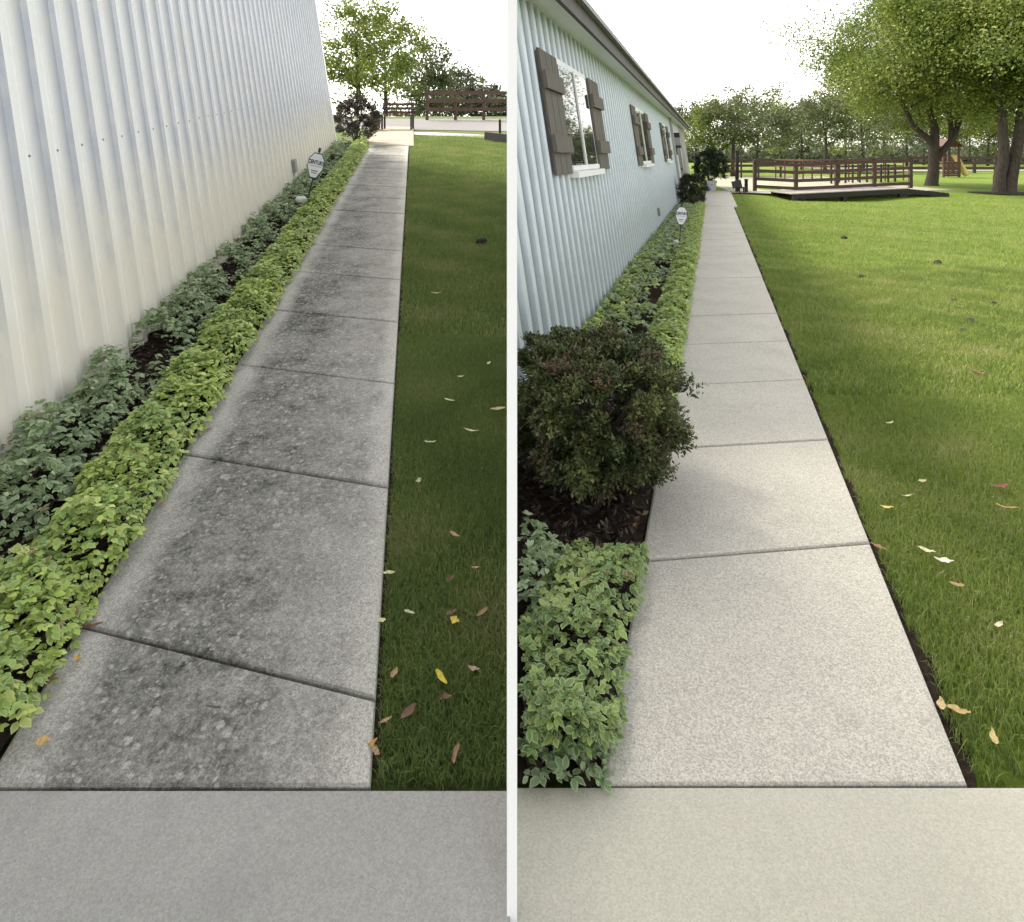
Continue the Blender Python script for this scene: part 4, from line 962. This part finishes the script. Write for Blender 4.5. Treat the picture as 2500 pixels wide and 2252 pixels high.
# trees beyond the left yard
for i, (px, Y, H, cr_, cb, pal, lab) in enumerate([
 (705, 36, 7.6, 2.4, 1.0, OLIVE, 'leafy green tree beyond the end of the white wall'),
 (762, 44, 9.0, 2.9, 1.0, OLIVE, 'green tree beyond the bench at the end of the stained walk'),
 (828, 58, 8.5, 2.8, .8, MIXG, 'grey green tree right of the bench in the left yard'),
 (900, 70, 8.0, 3.2, .6, DULL, 'dull green tree beyond the left lawn'),
 (962, 74, 7.0, 2.6, .6, DULL, 'dull low tree beyond the left lawn nearest the white post')]):
    tree('far_tree', lab, ((px - 1010) / 1250 * Y, Y, 3.3), H, .16, cr_, cb, 7000, .0030 * Y + .01, pal, 300 + i, group='trees beyond the left yard', xmax=-.08, clusters=60)

# ------------------------------------------------------------------ paddock, deck, fences, play set
pad = [(10.2, 30), (19.4, 27.2), (19.8, 30.5), (26, 45), (50, 78), (62, 78), (62, 92), (24, 92), (12.5, 46)]
g1 = mk('paddock', [Vector((x, y, zr(x, y) + .02 if y < 40 else .0)) for x, y in [(9.6, 28.0), (12.0, 27.6), (20.0, 28.6), (20.4, 33), (23, 47), (14.5, 47), (11.2, 36)]], [(0, 1, 2, 3, 4, 5, 6)], M['gravel']); tag(g1, kind='structure')
g2 = mk('sand_track', [Vector((x, y, .02)) for x, y in [(33, 60), (72, 66), (78, 82), (36, 82)]], [(0, 1, 2, 3)], M['gravel']); tag(g2, kind='structure')
g3 = mk('path', [Vector((9.0, 26.9, .0)), Vector((12.2, 25.9, .0)), Vector((12.6, 26.6, .0)), Vector((9.2, 27.7, .0))], [(0, 1, 2, 3)], M['path']); tag(g3, kind='structure')
dk = empty('timber_deck', Vector((13.3, 25.6, 0))); tag(dk, 'low black timber deck bridging a dip in the right lawn', 'deck')
A, B, Cc_ = Vector((10.9, 24.6, -.03)), Vector((15.9, 25.6, .13)), Vector((17.5, 25.4, -.04))
beam('edge_beam', A, B, .12, .19, M['dark_wood'], dk); beam('ramp_beam', B + Vector((.02, 0, .0)), Cc_, .12, .15, M['dark_wood'], dk)
back = Vector((-.2, 1.5, .03))
beam('edge_beam', A + back, B + back, .12, .19, M['dark_wood'], dk)
for k in range(34):
    f = k / 33; p = A.lerp(B, f) + Vector((0, 0, .115)); beam('plank', p + Vector((.02, -.05, 0)), p + back + Vector((.02, .05, -.03)), .135, .035, M['plank'], dk)
for k in range(9):
    f = (k + .5) / 9; p = B.lerp(Cc_, f) + Vector((0, 0, .09)); beam('plank', p + Vector((0, -.05, 0)), p + back, .16, .03, M['dark_wood'], dk)
for f in (.98, .45, .08):
    p = A.lerp(B, f) + Vector((0, .06, -.08)); beam('support', p, p + Vector((0, 0, -.3)), .34 if f > .9 else .14, .2, M['dark_wood'], dk)
def rail_fence(label, pts, H, rails, mat='fence', pw=.11, rh=.14, cap=False, name='rail_fence'):
    root = empty(name, pts[0]); tag(root, label, 'fence'); pts = [Vector(p) for p in pts]
    for p in pts: beam('post', p + Vector((0, 0, -.1)), p + Vector((0, 0, H)), pw, pw, M[mat], root)
    for a, b in zip(pts, pts[1:]):
        for z in rails: beam('rail', a + Vector((0, -pw * .62, z)), b + Vector((0, -pw * .62, z)), .04, rh, M[mat], root)
        if cap: beam('cap_rail', a + Vector((0, 0, H + .02)), b + Vector((0, 0, H + .02)), .16, .045, M[mat], root)
    return root
def rp(px, Y, z=0.0): return Vector(((px - 1010) / 1250 * Y, Y, z))
rail_fence('brown four rail railing along the far side of the black deck', [rp(1489, 26.6, .18), rp(1570, 26.4, .10), rp(1650, 26.6, .16), rp(1724, 26.8, .23), rp(1796, 27.1, .28)], 1.20, (.10, .42, .76, 1.08), pw=.13, rh=.13, cap=True)
rail_fence('brown rail fence between the potted shrub and the railing', [rp(1396, 44), rp(1428, 44), rp(1462, 44), rp(1496, 44), rp(1540, 45)], 1.35, (.45, .85, 1.22), rh=.17)
rail_fence('long brown rail fence behind the slide', [rp(1796, 57), rp(1838, 57), rp(1880, 57), rp(1922, 57), rp(1964, 57), rp(2006, 57), rp(2050, 57)], 1.45, (.4, .85, 1.32), pw=.2, rh=.24)
rail_fence('rust red gate panels of the round pen behind the railing', [rp(1530 + i * 18, 40 - 2.5 * math.sin(i / 14 * math.pi)) for i in range(15)], 1.35, (.5, .9, 1.28), 'rust', .07, .09)
rail_fence('dark post and wire pen behind the middle of the railing', [rp(1640 + i * 14, 35 + .35 * i) for i in range(10)], 1.05, (.98,), 'dark_wood', .08, .05)
ps = empty('yard_post', rp(1454, 27.6)); tag(ps, 'tall dark iron post left of the railing', 'post')
beam('shaft', rp(1454, 27.6, 0), rp(1454, 27.6, 1.75), .12, .12, M['dark_wood'], ps); beam('hook', rp(1454, 27.6, 1.68), rp(1466, 27.6, 1.68), .05, .05, M['iron'], ps); beam('cap', rp(1454, 27.6, 1.75), rp(1454, 27.6, 1.8), .16, .16, M['iron'], ps)
sp_ = empty('short_post', rp(1472, 27.2)); tag(sp_, 'short dark post between the tall post and the railing', 'post')
beam('shaft', rp(1472, 27.2, 0), rp(1472, 27.2, .52), .11, .11, M['dark_wood'], sp_); beam('cap', rp(1472, 27.2, .52), rp(1472, 27.2, .56), .14, .14, M['dark_wood'], sp_)
st_ = empty('garden_chair', rp(1461, 27.0)); tag(st_, 'low black garden chair at the foot of the tall dark post', 'chair')
q0 = rp(1461, 27.0)
beam('seat', q0 + Vector((-.12, 0, .2)), q0 + Vector((.2, 0, .2)), .4, .06, M['iron'], st_); beam('backrest', q0 + Vector((-.13, 0, .2)), q0 + Vector((-.2, 0, .5)), .4, .05, M['iron'], st_, up=(0, 1, 0))
for dx in (-.1, .18):
    for dy in (-.15, .15): beam('leg', q0 + Vector((dx, dy, 0)), q0 + Vector((dx, dy, .19)), .045, .045, M['iron'], st_)
pl = empty('play_set', rp(1868, 46)); tag(pl, 'dark red timber play set with a yellow slide', 'play set')
q0 = rp(1866, 46)
for dx in (-.55, .55):
    for dy in (-.55, .55): beam('post', q0 + Vector((dx, dy, 0)), q0 + Vector((dx, dy, 2.3)), .12, .12, M['red_wood'], pl)
beam('platform', q0 + Vector((-.65, 0, 1.05)), q0 + Vector((.65, 0, 1.05)), 1.3, .12, M['red_wood'], pl)
for k in range(7): beam('wall_board', q0 + Vector((-.62, -.63, .12 + k * .14)), q0 + Vector((.62, -.63, .12 + k * .14)), .03, .125, M['red_wood'], pl)
for s in (-1, 1): beam('roof_panel', q0 + Vector((s * .78, 0, 2.2)), q0 + Vector((s * .02, 0, 2.75)), 1.5, .06, M['red_wood'], pl)
sl = beam('slide', q0 + Vector((.55, -.1, 1.55)), q0 + Vector((1.12, -.5, .08)), .52, .05, M['slide'], pl, up=(.7, 0, .7))
for s in (-1, 1): beam('slide_edge', q0 + Vector((.55, -.1 + .26 * s, 1.6)), q0 + Vector((1.12, -.5 + .26 * s, .13)), .05, .14, M['slide'], sl)
